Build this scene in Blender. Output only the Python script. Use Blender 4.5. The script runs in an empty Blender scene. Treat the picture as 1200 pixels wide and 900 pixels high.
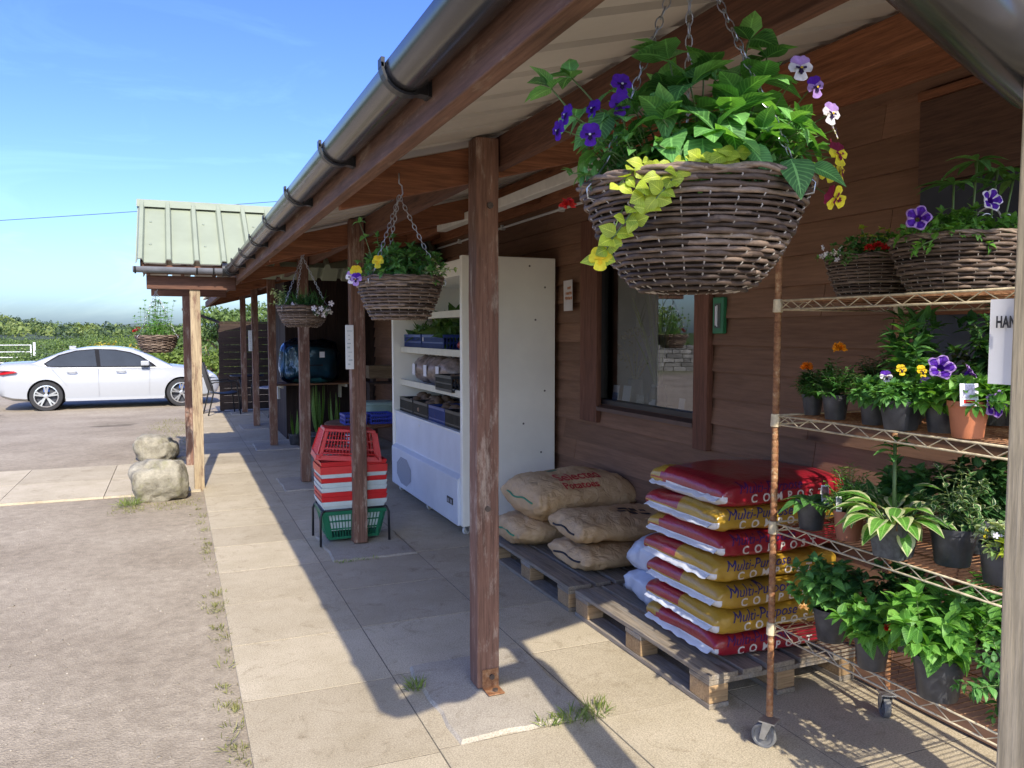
SUN_E=2.0; SKY_S=.15; EXPO=1.72
SKY_SAT=1.2; SKY_HUE=.523; SKY_VAL=.64; SKY_TINT=(.76,.88,1.05)
import bpy, math, random
from mathutils import Vector, Matrix, noise as mnoise
from mathutils.bvhtree import BVHTree
R=math.radians
random.seed(7)
scene=bpy.context.scene
COL=scene.collection
V=Vector
# ------------------------------------------------------------------ mesh builder
class MB:
    def __init__(s): s.v=[]; s.f=[]; s.m=[]; s.lf={}
    def add(s,vs,fs,mi=0):
        o=len(s.v); s.v+=[tuple(p) for p in vs]
        for f in fs: s.f.append(tuple(i+o for i in f)); s.m.append(mi)
    def box(s,x0,x1,y0,y1,z0,z1,mi=0,M=None):
        vs=[V((x,y,z)) for x in (x0,x1) for y in (y0,y1) for z in (z0,z1)]
        if M: vs=[M@p for p in vs]
        s.add(vs,[(0,1,3,2),(4,6,7,5),(0,4,5,1),(2,3,7,6),(0,2,6,4),(1,5,7,3)],mi)
    def bar(s,a,b,w,h,mi=0,up=(0,0,1)):
        a=V(a);b=V(b);d=(b-a).normalized();u=V(up);r=d.cross(u)
        if r.length<1e-4: u=V((0,1,0)); r=d.cross(u)
        r.normalize();u=r.cross(d)
        vs=[p+r*sx*w/2+u*sz*h/2 for p in (a,b) for sx in (-1,1) for sz in (-1,1)]
        s.add(vs,[(0,1,3,2),(4,6,7,5),(0,4,5,1),(2,3,7,6),(0,2,6,4),(1,5,7,3)],mi)
    def tube(s,path,r,n=8,mi=0,caps=True,closed=False):
        path=[V(p) for p in path]; N=len(path)
        rs=r if isinstance(r,(list,tuple)) else [r]*N
        vs=[];pu=None
        for i,p in enumerate(path):
            if closed: d=path[(i+1)%N]-path[i-1]
            else: d=path[min(i+1,N-1)]-path[max(i-1,0)]
            if d.length<1e-9: d=V((0,0,1))
            d.normalize()
            if pu is None:
                u=V((0,0,1)) if abs(d.z)<.9 else V((1,0,0))
            else: u=pu
            u=u-d*u.dot(d)
            if u.length<1e-6: u=V((1,0,0))-d*d.x
            u.normalize();pu=u;w=d.cross(u)
            for k in range(n):
                a=2*math.pi*k/n
                vs.append(p+u*math.cos(a)*rs[i]+w*math.sin(a)*rs[i])
        fs=[]
        for i in range(N if closed else N-1):
            j=(i+1)%N
            for k in range(n):
                fs.append((i*n+k,i*n+(k+1)%n,j*n+(k+1)%n,j*n+k))
        if caps and not closed:
            fs.append(tuple(range(n))[::-1]); fs.append(tuple((N-1)*n+k for k in range(n)))
        s.add(vs,fs,mi)
    def lathe(s,prof,c=(0,0,0),n=24,mi=0,M=None,cap=False,sq=0):
        c=V(c);vs=[]
        for r,z in prof:
            for k in range(n):
                a=2*math.pi*k/n; rr=r
                if sq:
                    cc=abs(math.cos(a));ss=abs(math.sin(a)); rr=r/((cc**sq+ss**sq)**(1/sq))
                p=V((rr*math.cos(a),rr*math.sin(a),z))
                vs.append(c+(M@p if M else p))
        fs=[]
        for i in range(len(prof)-1):
            for k in range(n): fs.append((i*n+k,i*n+(k+1)%n,(i+1)*n+(k+1)%n,(i+1)*n+k))
        if cap: fs.append(tuple(range(n))[::-1]); fs.append(tuple((len(prof)-1)*n+k for k in range(n)))
        s.add(vs,fs,mi)
    def grid(s,fn,nu,nv,mi=0,cu=False,mf=None):
        vs=[fn(i/(nu if cu else nu-1),j/(nv-1)) for j in range(nv) for i in range(nu)]
        o=len(s.v); s.v+=[tuple(p) for p in vs]
        for j in range(nv-1):
            for i in range(nu if cu else nu-1):
                k=(i+1)%nu
                s.f.append((o+j*nu+i,o+j*nu+k,o+(j+1)*nu+k,o+(j+1)*nu+i))
                s.m.append(mf(i/nu,j/(nv-1)) if mf else mi)
    def leaf(s,base,d,up,L,W,droop=.25,fold=.18,mi=0,n=4,shape=.8,edge=None):
        base=V(base);d=V(d).normalized();up=V(up)
        r=d.cross(up)
        if r.length<1e-4: r=d.cross(V((.3,.9,.1)))
        r.normalize();u=r.cross(d)
        vs=[]
        cols=(-1,-.62,0,.62,1) if edge is not None else (-1,0,1)
        K=len(cols)
        for i in range(n+1):
            t=i/n; w=W/2*max(.03,math.sin(math.pi*(t**shape)))
            c=base+d*L*t*(1-.25*droop*t)-u*droop*L*t*t
            for cx in cols: vs.append(c+r*w*cx+u*abs(cx)*w*fold*2)
        o=len(s.v); s.v+=[tuple(p) for p in vs]
        for i in range(n+1):
            for k in range(K): s.lf[o+i*K+k]=(cols[k],i/n*L/max(W,1e-4),1)
        for i in range(n):
            for k in range(K-1):
                s.f.append((o+i*K+k,o+i*K+k+1,o+(i+1)*K+k+1,o+(i+1)*K+k))
                s.m.append(edge if (edge is not None and k in (0,K-2)) else mi)
    def mesh(s,name):
        me=bpy.data.meshes.new(name); me.from_pydata(s.v,[],s.f); return me
    def build(s,name,mats,parent=None,smooth=False,bevel=0,seg=2,angle=40):
        me=s.mesh(name)
        if not isinstance(mats,(list,tuple)): mats=[mats]
        for m in mats: me.materials.append(m)
        me.polygons.foreach_set('material_index',s.m)
        if smooth:
            me.polygons.foreach_set('use_smooth',[True]*len(s.f))
            if smooth=='auto': me.set_sharp_from_angle(angle=R(angle))
        if s.lf:
            at=me.attributes.new('leaf_uv','FLOAT_VECTOR','POINT'); a=[0.0]*(3*len(s.v))
            for k,q in s.lf.items(): a[3*k:3*k+3]=q
            at.data.foreach_set('vector',a)
        me.update()
        o=bpy.data.objects.new(name,me); COL.objects.link(o)
        if parent: o.parent=parent
        if bevel:
            b=o.modifiers.new('bevel','BEVEL'); b.width=bevel; b.segments=seg; b.limit_method='ANGLE'; b.angle_limit=R(50)
        return o
def tag(o,label,cat,group=None,kind=None):
    if label: o['label']=label
    if cat: o['category']=cat
    if group: o['group']=group
    if kind: o['kind']=kind
    return o
def thing(name,label,cat,loc=(0,0,0),rz=0,group=None):
    o=bpy.data.objects.new(name,None); o.empty_display_size=.1; COL.objects.link(o)
    o.location=loc; o.rotation_euler=(0,0,rz)
    return tag(o,label,cat,group)
def struct(o): o['kind']='structure'; return o
def text_mesh(body,size,ext=.0006,bold=0,shear=0,space=1):
    cu=bpy.data.curves.new('t','FONT'); cu.body=body; cu.size=size; cu.extrude=ext; cu.offset=bold; cu.shear=shear
    cu.align_x='LEFT'; cu.space_character=space; cu.resolution_u=3
    ob=bpy.data.objects.new('t',cu); COL.objects.link(ob)
    dg=bpy.context.evaluated_depsgraph_get()
    me=bpy.data.meshes.new_from_object(ob.evaluated_get(dg))
    bpy.data.objects.remove(ob); bpy.data.curves.remove(cu); me.materials.clear()
    return me
def text_obj(name,body,size,mat,M,parent=None,bvh=None,ray=None,lift=.0025,**k):
    """flat lettering placed by matrix M (x right, y up, z out); when a bvh is given it is laid onto that surface along ray"""
    me=text_mesh(body,size,**k)
    if bvh:
        import bmesh
        bm=bmesh.new(); bm.from_mesh(me)
        bmesh.ops.triangulate(bm,faces=bm.faces[:])
        for _ in range(3):
            bmesh.ops.subdivide_edges(bm,edges=[e for e in bm.edges if e.calc_length()>size*.16],cuts=1)
            bmesh.ops.triangulate(bm,faces=bm.faces[:])
        for v in bm.verts:
            zz=v.co.z; p=M@V((v.co.x,v.co.y,0)); h=bvh.ray_cast(p,ray)
            if h[0]: v.co=h[0]-ray*(lift+zz)
            else: v.co=p+ray*.2
        bm.to_mesh(me); bm.free()
    else: me.transform(M)
    me.materials.append(mat)
    o=bpy.data.objects.new(name,me); COL.objects.link(o)
    if parent: o.parent=parent
    return o
def bvh_of(o):
    return BVHTree.FromPolygons([v.co.copy() for v in o.data.vertices],[tuple(p.vertices) for p in o.data.polygons])
def rnd(a,b): return random.uniform(a,b)
def rv(): 
    while True:
        p=V((rnd(-1,1),rnd(-1,1),rnd(-1,1)))
        if .05<p.length<1: return p.normalized()
# ------------------------------------------------------------------ materials
def newmat(name):
    m=bpy.data.materials.new(name); m.use_nodes=True; nt=m.node_tree
    return m,nt,nt.nodes['Principled BSDF'],nt.nodes['Material Output']
def nn(nt,t,**k):
    n=nt.nodes.new(t)
    for a,b in k.items():
        if a in n.inputs.keys(): n.inputs[a].default_value=b
        else: setattr(n,a,b)
    return n
def c4(c): return (c[0],c[1],c[2],1)
def ramp(nt,stops):
    r=nt.nodes.new('ShaderNodeValToRGB'); e=r.color_ramp.elements
    while len(e)<len(stops): e.new(.5)
    for i,(p,c) in enumerate(stops): e[i].position=p; e[i].color=c4(c) if len(c)==3 else c
    return r
def coords(nt,scale=(1,1,1),src='Object'):
    t=nt.nodes.new('ShaderNodeTexCoord'); m=nt.nodes.new('ShaderNodeMapping'); m.inputs['Scale'].default_value=scale
    nt.links.new(t.outputs[src],m.inputs[0]); return m.outputs[0]
def mixc(nt,f,a,b,mode='MIX'):
    n=nt.nodes.new('ShaderNodeMix'); n.data_type='RGBA'; n.blend_type=mode
    for i,x in ((0,f),(6,a),(7,b)):
        if hasattr(x,'is_linked') or hasattr(x,'links'): nt.links.new(x,n.inputs[i])
        else: n.inputs[i].default_value=x if i==0 else c4(x)
    return n.outputs[2]
def bump(nt,p,h,strength=.3,dist=.01):
    b=nt.nodes.new('ShaderNodeBump'); b.inputs['Strength'].default_value=strength; b.inputs['Distance'].default_value=dist
    nt.links.new(h,b.inputs['Height']); nt.links.new(b.outputs[0],p.inputs['Normal'])
def plain(name,col,rough=.5,metal=0,var=.12,scale=9,bmp=.0,spec=.5,coat=0,island=0):
    """plain surface with mottled tone, used for plastics, painted metal, paper"""
    m,nt,p,o=newmat(name); co=coords(nt)
    n=nn(nt,'ShaderNodeTexNoise',Scale=scale,Detail=6.0,Roughness=.6); nt.links.new(co,n.inputs['Vector'])
    lo=tuple(max(0,c*(1-var)) for c in col); hi=tuple(min(1,c*(1+var)) for c in col)
    r=ramp(nt,[(.3,lo),(.7,hi)]); nt.links.new(n.outputs[0],r.inputs[0]); c=r.outputs[0]
    if island:
        g=nn(nt,'ShaderNodeNewGeometry'); r2=ramp(nt,[(0,(1-island,)*3),(1,(1+island,)*3)]); nt.links.new(g.outputs['Random Per Island'],r2.inputs[0])
        c=mixc(nt,1.0,c,r2.outputs[0],'MULTIPLY')
    nt.links.new(c,p.inputs['Base Color'])
    p.inputs['Roughness'].default_value=rough; p.inputs['Metallic'].default_value=metal; p.inputs['Specular IOR Level'].default_value=spec
    if coat: p.inputs['Coat Weight'].default_value=coat
    if bmp:
        n2=nn(nt,'ShaderNodeTexNoise',Scale=scale*9,Detail=5.0); nt.links.new(co,n2.inputs['Vector']); bump(nt,p,n2.outputs[0],bmp,.004)
    return m
def wood(name,dark,light,axis='z',rough=.75,worn=None,wornamt=.5,scale=1,island=.25,objvar=.2,spec=.3,fine=(.62,1.08)):
    m,nt,p,o=newmat(name)
    st={'x':(1.2,22,22),'y':(22,1.2,22),'z':(22,22,1.2)}[axis]
    co=coords(nt,tuple(a*scale for a in st))
    n=nn(nt,'ShaderNodeTexNoise',Scale=1.0,Detail=9.0,Roughness=.62,Distortion=.8); nt.links.new(co,n.inputs['Vector'])
    r=ramp(nt,[(.28,dark),(.5,tuple((a+b)/2 for a,b in zip(dark,light))),(.74,light)]); nt.links.new(n.outputs[0],r.inputs[0]); c=r.outputs[0]
    fin=nn(nt,'ShaderNodeTexNoise',Scale=5.0,Detail=6.0,Roughness=.7); nt.links.new(co,fin.inputs['Vector'])
    r3=ramp(nt,[(.35,(fine[0],)*3),(.6,(fine[1],)*3)]); nt.links.new(fin.outputs[0],r3.inputs[0]); c=mixc(nt,1.0,c,r3.outputs[0],'MULTIPLY')
    # knots
    kc=coords(nt,{'x':(1.1,5,5),'y':(5,1.1,5),'z':(5,5,1.1)}[axis]); k=nn(nt,'ShaderNodeTexVoronoi',Scale=1.2); nt.links.new(kc,k.inputs['Vector'])
    kr=ramp(nt,[(.03,(.35,.3,.28)),(.12,(1,1,1))]); nt.links.new(k.outputs['Distance'],kr.inputs[0]); c=mixc(nt,1.0,c,kr.outputs[0],'MULTIPLY')
    if worn:
        wc=coords(nt,{'x':(1,4,4),'y':(4,1,4),'z':(4,4,1)}[axis]); w=nn(nt,'ShaderNodeTexNoise',Scale=4.0,Detail=10.0,Roughness=.75); nt.links.new(wc,w.inputs['Vector'])
        wr=ramp(nt,[(.62-.25*wornamt,(0,0,0)),(.72-.2*wornamt,(1,1,1))]); nt.links.new(w.outputs[0],wr.inputs[0])
        wm=mixc(nt,1.0,worn,r3.outputs[0],'MULTIPLY'); c=mixc(nt,wr.outputs[0],c,wm)
    g=nn(nt,'ShaderNodeNewGeometry'); r2=ramp(nt,[(0,(1-island,)*3),(1,(1+island,)*3)]); nt.links.new(g.outputs['Random Per Island'],r2.inputs[0]); c=mixc(nt,1.0,c,r2.outputs[0],'MULTIPLY')
    oi=nn(nt,'ShaderNodeObjectInfo'); r4=ramp(nt,[(0,(1-objvar,)*3),(1,(1+objvar,)*3)]); nt.links.new(oi.outputs['Random'],r4.inputs[0]); c=mixc(nt,1.0,c,r4.outputs[0],'MULTIPLY')
    nt.links.new(c,p.inputs['Base Color']); p.inputs['Roughness'].default_value=rough; p.inputs['Specular IOR Level'].default_value=spec
    bump(nt,p,fin.outputs[0],.35,.003)
    return m
def leafmat(name,cols,rough=.5,trans=.35,spec=.35,veins=False):
    m,nt,p,o=newmat(name)
    g=nn(nt,'ShaderNodeNewGeometry'); n=len(cols)
    r=ramp(nt,[(i/max(1,n-1),c) for i,c in enumerate(cols)]); nt.links.new(g.outputs['Random Per Island'],r.inputs[0])
    co=coords(nt); nz=nn(nt,'ShaderNodeTexNoise',Scale=60.0,Detail=3.0); nt.links.new(co,nz.inputs['Vector'])
    r2=ramp(nt,[(.3,(.75,.75,.75)),(.7,(1.2,1.2,1.2))]); nt.links.new(nz.outputs[0],r2.inputs[0])
    c=mixc(nt,1.0,r.outputs[0],r2.outputs[0],'MULTIPLY')
    if veins:
        at=nn(nt,'ShaderNodeAttribute',attribute_name='leaf_uv'); sx=nn(nt,'ShaderNodeSeparateXYZ'); nt.links.new(at.outputs['Vector'],sx.inputs[0])
        def mth(op,a,b=None):
            q=nn(nt,'ShaderNodeMath',operation=op)
            for i,x in enumerate((a,b)):
                if x is None: continue
                if hasattr(x,'links'): nt.links.new(x,q.inputs[i])
                else: q.inputs[i].default_value=x
            return q.outputs[0]
        ab=mth('ABSOLUTE',sx.outputs[0]); ph=mth('MULTIPLY',mth('SUBTRACT',sx.outputs[1],mth('MULTIPLY',ab,.32)),24.0)
        side=mth('POWER',mth('ABSOLUTE',mth('COSINE',ph)),14.0); mid=mth('LESS_THAN',ab,.07)
        v=mth('MULTIPLY',mth('MAXIMUM',mth('MULTIPLY',side,.55),mid),sx.outputs[2])
        c=mixc(nt,mth('MULTIPLY',v,.38),c,tuple(min(1,x*2.0+.03) for x in cols[-1]))
        bump(nt,p,v,-.35,.002)
    nt.links.new(c,p.inputs['Base Color']); p.inputs['Roughness'].default_value=rough; p.inputs['Specular IOR Level'].default_value=spec
    if trans:
        t=nn(nt,'ShaderNodeBsdfTranslucent'); tc=mixc(nt,1.0,c,(1.5,1.5,.5),'MULTIPLY'); nt.links.new(tc,t.inputs[0])
        mx=nn(nt,'ShaderNodeMixShader',Fac=trans); nt.links.new(p.outputs[0],mx.inputs[1]); nt.links.new(t.outputs[0],mx.inputs[2]); nt.links.new(mx.outputs[0],o.inputs[0])
    return m
def petal(name,col,trans=.3,var=.15): 
    lo=tuple(c*(1-var) for c in col); hi=tuple(min(1,c*(1+var)) for c in col)
    return leafmat(name,[lo,col,hi],rough=.6,trans=trans,spec=.2)

BR_D=(.09,.040,.025); BR_L=(.21,.098,.058)
W_X=wood('stained_wood_x',BR_D,BR_L,'x'); W_Y=wood('stained_wood_y',BR_D,BR_L,'y')
W_Z=wood('stained_post_wood',(.13,.066,.046),(.26,.14,.095),'z',worn=(.38,.29,.225),wornamt=.42)
W_ZP=wood('weathered_post_wood',(.24,.175,.10),(.42,.325,.205),'z',worn=(.17,.10,.065),wornamt=.45)
W_PALE=wood('raw_timber',(.56,.44,.255),(.76,.62,.39),'z',objvar=.05)
W_FASC=wood('fascia_wood',(.12,.062,.042),(.25,.135,.09),'y',worn=(.30,.21,.155),wornamt=.25)
W_RED=wood('purlin_wood',(.20,.075,.034),(.38,.155,.072),'y')
W_REDX=wood('rafter_wood',(.16,.06,.028),(.33,.135,.063),'x')
SIDING=wood('siding_boards',(.19,.100,.058),(.262,.145,.088),'y',scale=.8,island=.16,objvar=0,rough=.7,fine=(.8,1.05))
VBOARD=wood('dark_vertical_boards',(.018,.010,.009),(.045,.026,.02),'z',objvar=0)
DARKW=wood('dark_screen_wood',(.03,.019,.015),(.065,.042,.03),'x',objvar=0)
TRIM=wood('window_trim_wood',(.11,.048,.029),(.22,.095,.058),'z')
W_PALLET=wood('pallet_wood',(.19,.155,.115),(.40,.335,.25),'y',worn=(.30,.275,.24),wornamt=.5,island=.2)
W_BLOCK=wood('pallet_block_wood',(.32,.2,.1),(.5,.34,.18),'x',island=.2)
W_TABLE=wood('table_wood',(.16,.075,.035),(.3,.15,.08),'x')
GUTTER=plain('gutter_plastic',(.034,.034,.037),.2,var=.35,scale=5,bmp=.02,spec=.6)
DGREY=plain('dark_metal',(.03,.031,.034),.4,.4,var=.2)
BLACKP=plain('black_plastic',(.018,.019,.021),.42,var=.3,scale=14,bmp=.03)
POTBLK=plain('pot_plastic',(.042,.044,.05),.42,var=.5,scale=20,bmp=.05)
POTGREY=plain('grey_pot_plastic',(.07,.075,.08),.6,var=.45,scale=60,bmp=.1)
TERRA=plain('terracotta_plastic',(.48,.165,.075),.55,var=.12,scale=18,bmp=.03)
TERRAD=plain('dull_terracotta_plastic',(.33,.125,.07),.6,var=.15,scale=18,bmp=.03)
SOIL=plain('soil',(.03,.02,.013),.95,var=.5,scale=60,bmp=.6)
WHITEP=plain('white_paint',(.72,.72,.69),.4,var=.05)
PAPER=plain('paper',(.74,.74,.76),.7,var=.03,scale=3)
PAPERG=plain('grey_printed_card',(.30,.31,.31),.6,var=.5,scale=60)
CREAMP=plain('cream_enamel',(.86,.84,.74),.38,var=.06,scale=2.5,bmp=.01)
SILVP=plain('silver_grey_panel',(.64,.68,.74),.35,var=.08,scale=3)
INNER=plain('fridge_liner',(.78,.82,.86),.4,var=.06,scale=2)
SHELFC=plain('shelf_edge',(.64,.61,.47),.45,var=.08)
BOLT=plain('rusty_bolt',(.10,.075,.06),.6,.4,var=.3,scale=60)
STEEL=plain('galvanised_steel',(.48,.50,.52),.38,.85,var=.2,scale=30)
CHAIN=plain('zinc_chain',(.5,.52,.56),.32,.9,var=.15)
GREENP=plain('green_plastic',(.02,.16,.06),.4)
RED=plain('red_plastic',(.55,.022,.024),.38,var=.08)
WHT=plain('pale_basket_plastic',(.50,.57,.57),.45,var=.1)
GRN=plain('green_basket_plastic',(.012,.14,.07),.4,var=.15)
BLUE=plain('blue_crate_plastic',(.02,.05,.22),.42,var=.15)
BLUE2=plain('bright_blue_crate_plastic',(.035,.055,.36),.42,var=.15)
RUBBER=plain('rubber',(.05,.05,.05),.7,var=.3)
CREAMW=plain('cream_coated_wire',(.55,.46,.30),.5,var=.35,scale=40)
def rust(name,base,amt):
    m,nt,p,o=newmat(name); co=coords(nt)
    n=nn(nt,'ShaderNodeTexNoise',Scale=38.0,Detail=8.0,Roughness=.75); nt.links.new(co,n.inputs['Vector'])
    r=ramp(nt,[(.30,(.10,.038,.016)),(.45,(.22,.09,.035)),(.45+amt,(.33,.17,.075)),(.52+amt,base)]); nt.links.new(n.outputs[0],r.inputs[0])
    nt.links.new(r.outputs[0],p.inputs['Base Color']); p.inputs['Roughness'].default_value=.7; bump(nt,p,n.outputs[0],.4,.002); return m
RUST=rust('rusty_post',(.46,.33,.19),.14); RUSTW=rust('rusty_wire',(.40,.28,.17),.16)
KRAFT=None
# ------------------------------------------------------------------ ground, paving, far land
def sstep(a,b,x):
    t=min(1,max(0,(x-a)/(b-a))); return t*t*(3-2*t)
def gz(x,y):
    return -.018-.175*sstep(11.5,20,y)
def ground_mat():
    m,nt,p,o=newmat('dirt_and_gravel'); co=coords(nt)
    big=nn(nt,'ShaderNodeTexNoise',Scale=.7,Detail=7.0,Roughness=.62); nt.links.new(co,big.inputs['Vector'])
    r=ramp(nt,[(.3,(.275,.225,.16)),(.5,(.36,.302,.22)),(.7,(.43,.365,.27))]); nt.links.new(big.outputs[0],r.inputs[0])
    mid=nn(nt,'ShaderNodeTexNoise',Scale=14.0,Detail=8.0,Roughness=.75); nt.links.new(co,mid.inputs['Vector'])
    r2=ramp(nt,[(.3,(.74,.73,.72)),(.7,(1.17,1.17,1.17))]); nt.links.new(mid.outputs[0],r2.inputs[0])
    c=mixc(nt,1.0,r.outputs[0],r2.outputs[0],'MULTIPLY')
    vo=nn(nt,'ShaderNodeTexVoronoi',Scale=110.0); nt.links.new(co,vo.inputs['Vector'])
    hs=nn(nt,'ShaderNodeSeparateColor'); nt.links.new(vo.outputs['Color'],hs.inputs[0])
    r3=ramp(nt,[(.0,(.82,.82,.82)),(.8,(1,1,1)),(1,(1.12,1.12,1.12))]); nt.links.new(hs.outputs[0],r3.inputs[0])
    c=mixc(nt,.8,c,r3.outputs[0],'MULTIPLY')
    # oil-dark damp patches, moss by the path
    st=nn(nt,'ShaderNodeTexNoise',Scale=.42,Detail=4.0,Roughness=.55); cs=coords(nt,(1,1,1)); nt.links.new(cs,st.inputs['Vector'])
    sr=ramp(nt,[(.64,(1,1,1)),(.70,(.45,.44,.43))]); nt.links.new(st.outputs[0],sr.inputs[0]); c=mixc(nt,1.0,c,sr.outputs[0],'MULTIPLY')
    # rough grass beyond the yard
    sx=nn(nt,'ShaderNodeSeparateXYZ'); tc=nn(nt,'ShaderNodeTexCoord'); nt.links.new(tc.outputs['Object'],sx.inputs[0])
    gr=nn(nt,'ShaderNodeMapRange'); gr.inputs[1].default_value=27; gr.inputs[2].default_value=33
    nt.links.new(sx.outputs[1],gr.inputs[0])
    gc=ramp(nt,[(.3,(.05,.085,.02)),(.7,(.11,.14,.035))]); nt.links.new(mid.outputs[0],gc.inputs[0])
    c=mixc(nt,gr.outputs[0],c,gc.outputs[0])
    nt.links.new(c,p.inputs['Base Color']); p.inputs['Roughness'].default_value=.95; p.inputs['Specular IOR Level'].default_value=.15
    ad=nn(nt,'ShaderNodeMath',operation='ADD'); nt.links.new(mid.outputs[0],ad.inputs[0]); nt.links.new(vo.outputs['Distance'],ad.inputs[1])
    bump(nt,p,ad.outputs[0],.4,.008); return m
def axis_steps(a):
    return sorted(set([s*v for v in a for s in (1,-1)]))
xs=axis_steps([0,1,2,3,4,6,8,10,13,16,20,26,34,46,65,100,180,400,900,2500]); ys=sorted(set([-2500,-600,-150,-60,-25,-12,-6,-3]+[0.75*k for k in range(0,36)]+[30,34,40,50,65,90,150,300,700,1500,3500]))
mb=MB()
mb.v=[(x,y,gz(x,y)) for y in ys for x in xs]; nx=len(xs)
for j in range(len(ys)-1):
    for i in range(nx-1): mb.f.append((j*nx+i,j*nx+i+1,(j+1)*nx+i+1,(j+1)*nx+i)); mb.m.append(0)
struct(mb.build('ground',ground_mat(),smooth=True))
def slab_mat(name,a,b):
    m,nt,p,o=newmat(name); co=coords(nt)
    big=nn(nt,'ShaderNodeTexNoise',Scale=2.2,Detail=8.0,Roughness=.7); nt.links.new(co,big.inputs['Vector'])
    r=ramp(nt,[(.3,a),(.7,b)]); nt.links.new(big.outputs[0],r.inputs[0])
    fi=nn(nt,'ShaderNodeTexNoise',Scale=170.0,Detail=3.0,Roughness=.6); nt.links.new(co,fi.inputs['Vector'])
    r2=ramp(nt,[(.32,(.66,.66,.66)),(.5,(1,1,1)),(.68,(1.28,1.27,1.25))]); nt.links.new(fi.outputs[0],r2.inputs[0]); c=mixc(nt,1.0,r.outputs[0],r2.outputs[0],'MULTIPLY')
    st=nn(nt,'ShaderNodeTexNoise',Scale=6.0,Detail=9.0,Roughness=.8,Distortion=1.2); nt.links.new(co,st.inputs['Vector'])
    sr=ramp(nt,[(.34,(.72,.70,.66)),(.46,(1,1,1))]); nt.links.new(st.outputs[0],sr.inputs[0]); c=mixc(nt,1.0,c,sr.outputs[0],'MULTIPLY')
    g=nn(nt,'ShaderNodeNewGeometry'); r5=ramp(nt,[(0,(.88,.87,.86)),(1,(1.1,1.1,1.1))]); nt.links.new(g.outputs['Random Per Island'],r5.inputs[0]); c=mixc(nt,1.0,c,r5.outputs[0],'MULTIPLY')
    nt.links.new(c,p.inputs['Base Color']); p.inputs['Roughness'].default_value=.9; p.inputs['Specular IOR Level'].default_value=.2
    bump(nt,p,fi.outputs[0],.35,.003); return m
SLAB=slab_mat('concrete_slab',(.385,.325,.22),(.50,.43,.31)); PADM=slab_mat('rough_concrete',(.33,.29,.225),(.45,.40,.315))
def slab(mb,x0,x1,y0,y1,g=.003):
    z=rnd(-.0008,.0008); t=[rnd(-.0005,.0005) for _ in range(4)]
    x0+=g;x1-=g;y0+=g;y1-=g;b=.0006
    top=[V((x0+b,y0+b,z+t[0])),V((x1-b,y0+b,z+t[1])),V((x1-b,y1-b,z+t[2])),V((x0+b,y1-b,z+t[3]))]
    mid=[V((x0,y0,z-b)),V((x1,y0,z-b)),V((x1,y1,z-b)),V((x0,y1,z-b))]; bot=[V((p.x,p.y,-.06)) for p in mid]
    fs=[(0,1,2,3)]
    for k in range(4):
        n=(k+1)%4; fs+=[(4+k,4+n,n,k),(8+k,8+n,4+n,4+k)]
    mb.add(top+mid+bot,fs)
rows=[-1.2,-.55,.1,.76,1.42,2.08,2.76,3.46,4.11,4.76,5.43,6.1,6.70,7.36,8.02,8.68]
while rows[-1]<16.6: rows.append(rows[-1]+.66)
mb=MB()
for i,(a,b) in enumerate(zip(rows[:-1],rows[1:])):
    slab(mb,.22,.87,a,b)
    for x0,x1 in ((.87,1.54),(1.54,2.17),(2.17,2.80)): slab(mb,x0,x1,a+(.02 if x0<1 else 0),b+(.02 if x0<1 else 0))
mb.add([(.224,-1.2,-.002),(2.797,-1.2,-.002),(2.797,16.9,-.002),(.224,16.9,-.002)],[(0,1,2,3)],1)
JOINT=plain('joint_sand',(.13,.11,.08),.95,var=.4,scale=30)
struct(mb.build('paving',[SLAB,JOINT]))
mb=MB()
xx=.2
while xx>-9:
    w=rnd(.86,.95)
    for (a,b) in ((8.42,9.42),(9.42,10.42)): slab(mb,xx-w,xx,a,b)
    xx-=w
struct(mb.build('path',SLAB))
# cast pads under the porch posts
mb=MB()
POSTY=[3.21,5.80,8.42,11.35,13.85,16.3]
for y in POSTY:
    x0,x1=.955,1.53; y0,y1=y-.42,y+.33; z=.011; j=lambda:rnd(-.012,.012)
    n=6; top=[]
    ring=[]
    for k in range(n): ring.append((x0+(x1-x0)*k/n+j(),y0+j()))
    for k in range(n): ring.append((x1+j(),y0+(y1-y0)*k/n+j()))
    for k in range(n): ring.append((x1-(x1-x0)*k/n+j(),y1+j()))
    for k in range(n): ring.append((x0+j(),y1-(y1-y0)*k/n+j()))
    c=V(((x0+x1)/2,(y0+y1)/2,z))
    ins=[V((c.x+(a-c.x)*.96,c.y+(b-c.y)*.96,z)) for a,b in ring]; out=[V((a,b,z-.012)) for a,b in ring]; bo=[V((a,b,-.04)) for a,b in ring]
    N=len(ring); fs=[tuple(range(N))]
    for k in range(N):
        q=(k+1)%N; fs+=[(N+k,N+q,q,k),(2*N+k,2*N+q,N+q,N+k)]
    mb.add(ins+out+bo,fs)
struct(mb.build('concrete_pads',PADM))
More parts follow.
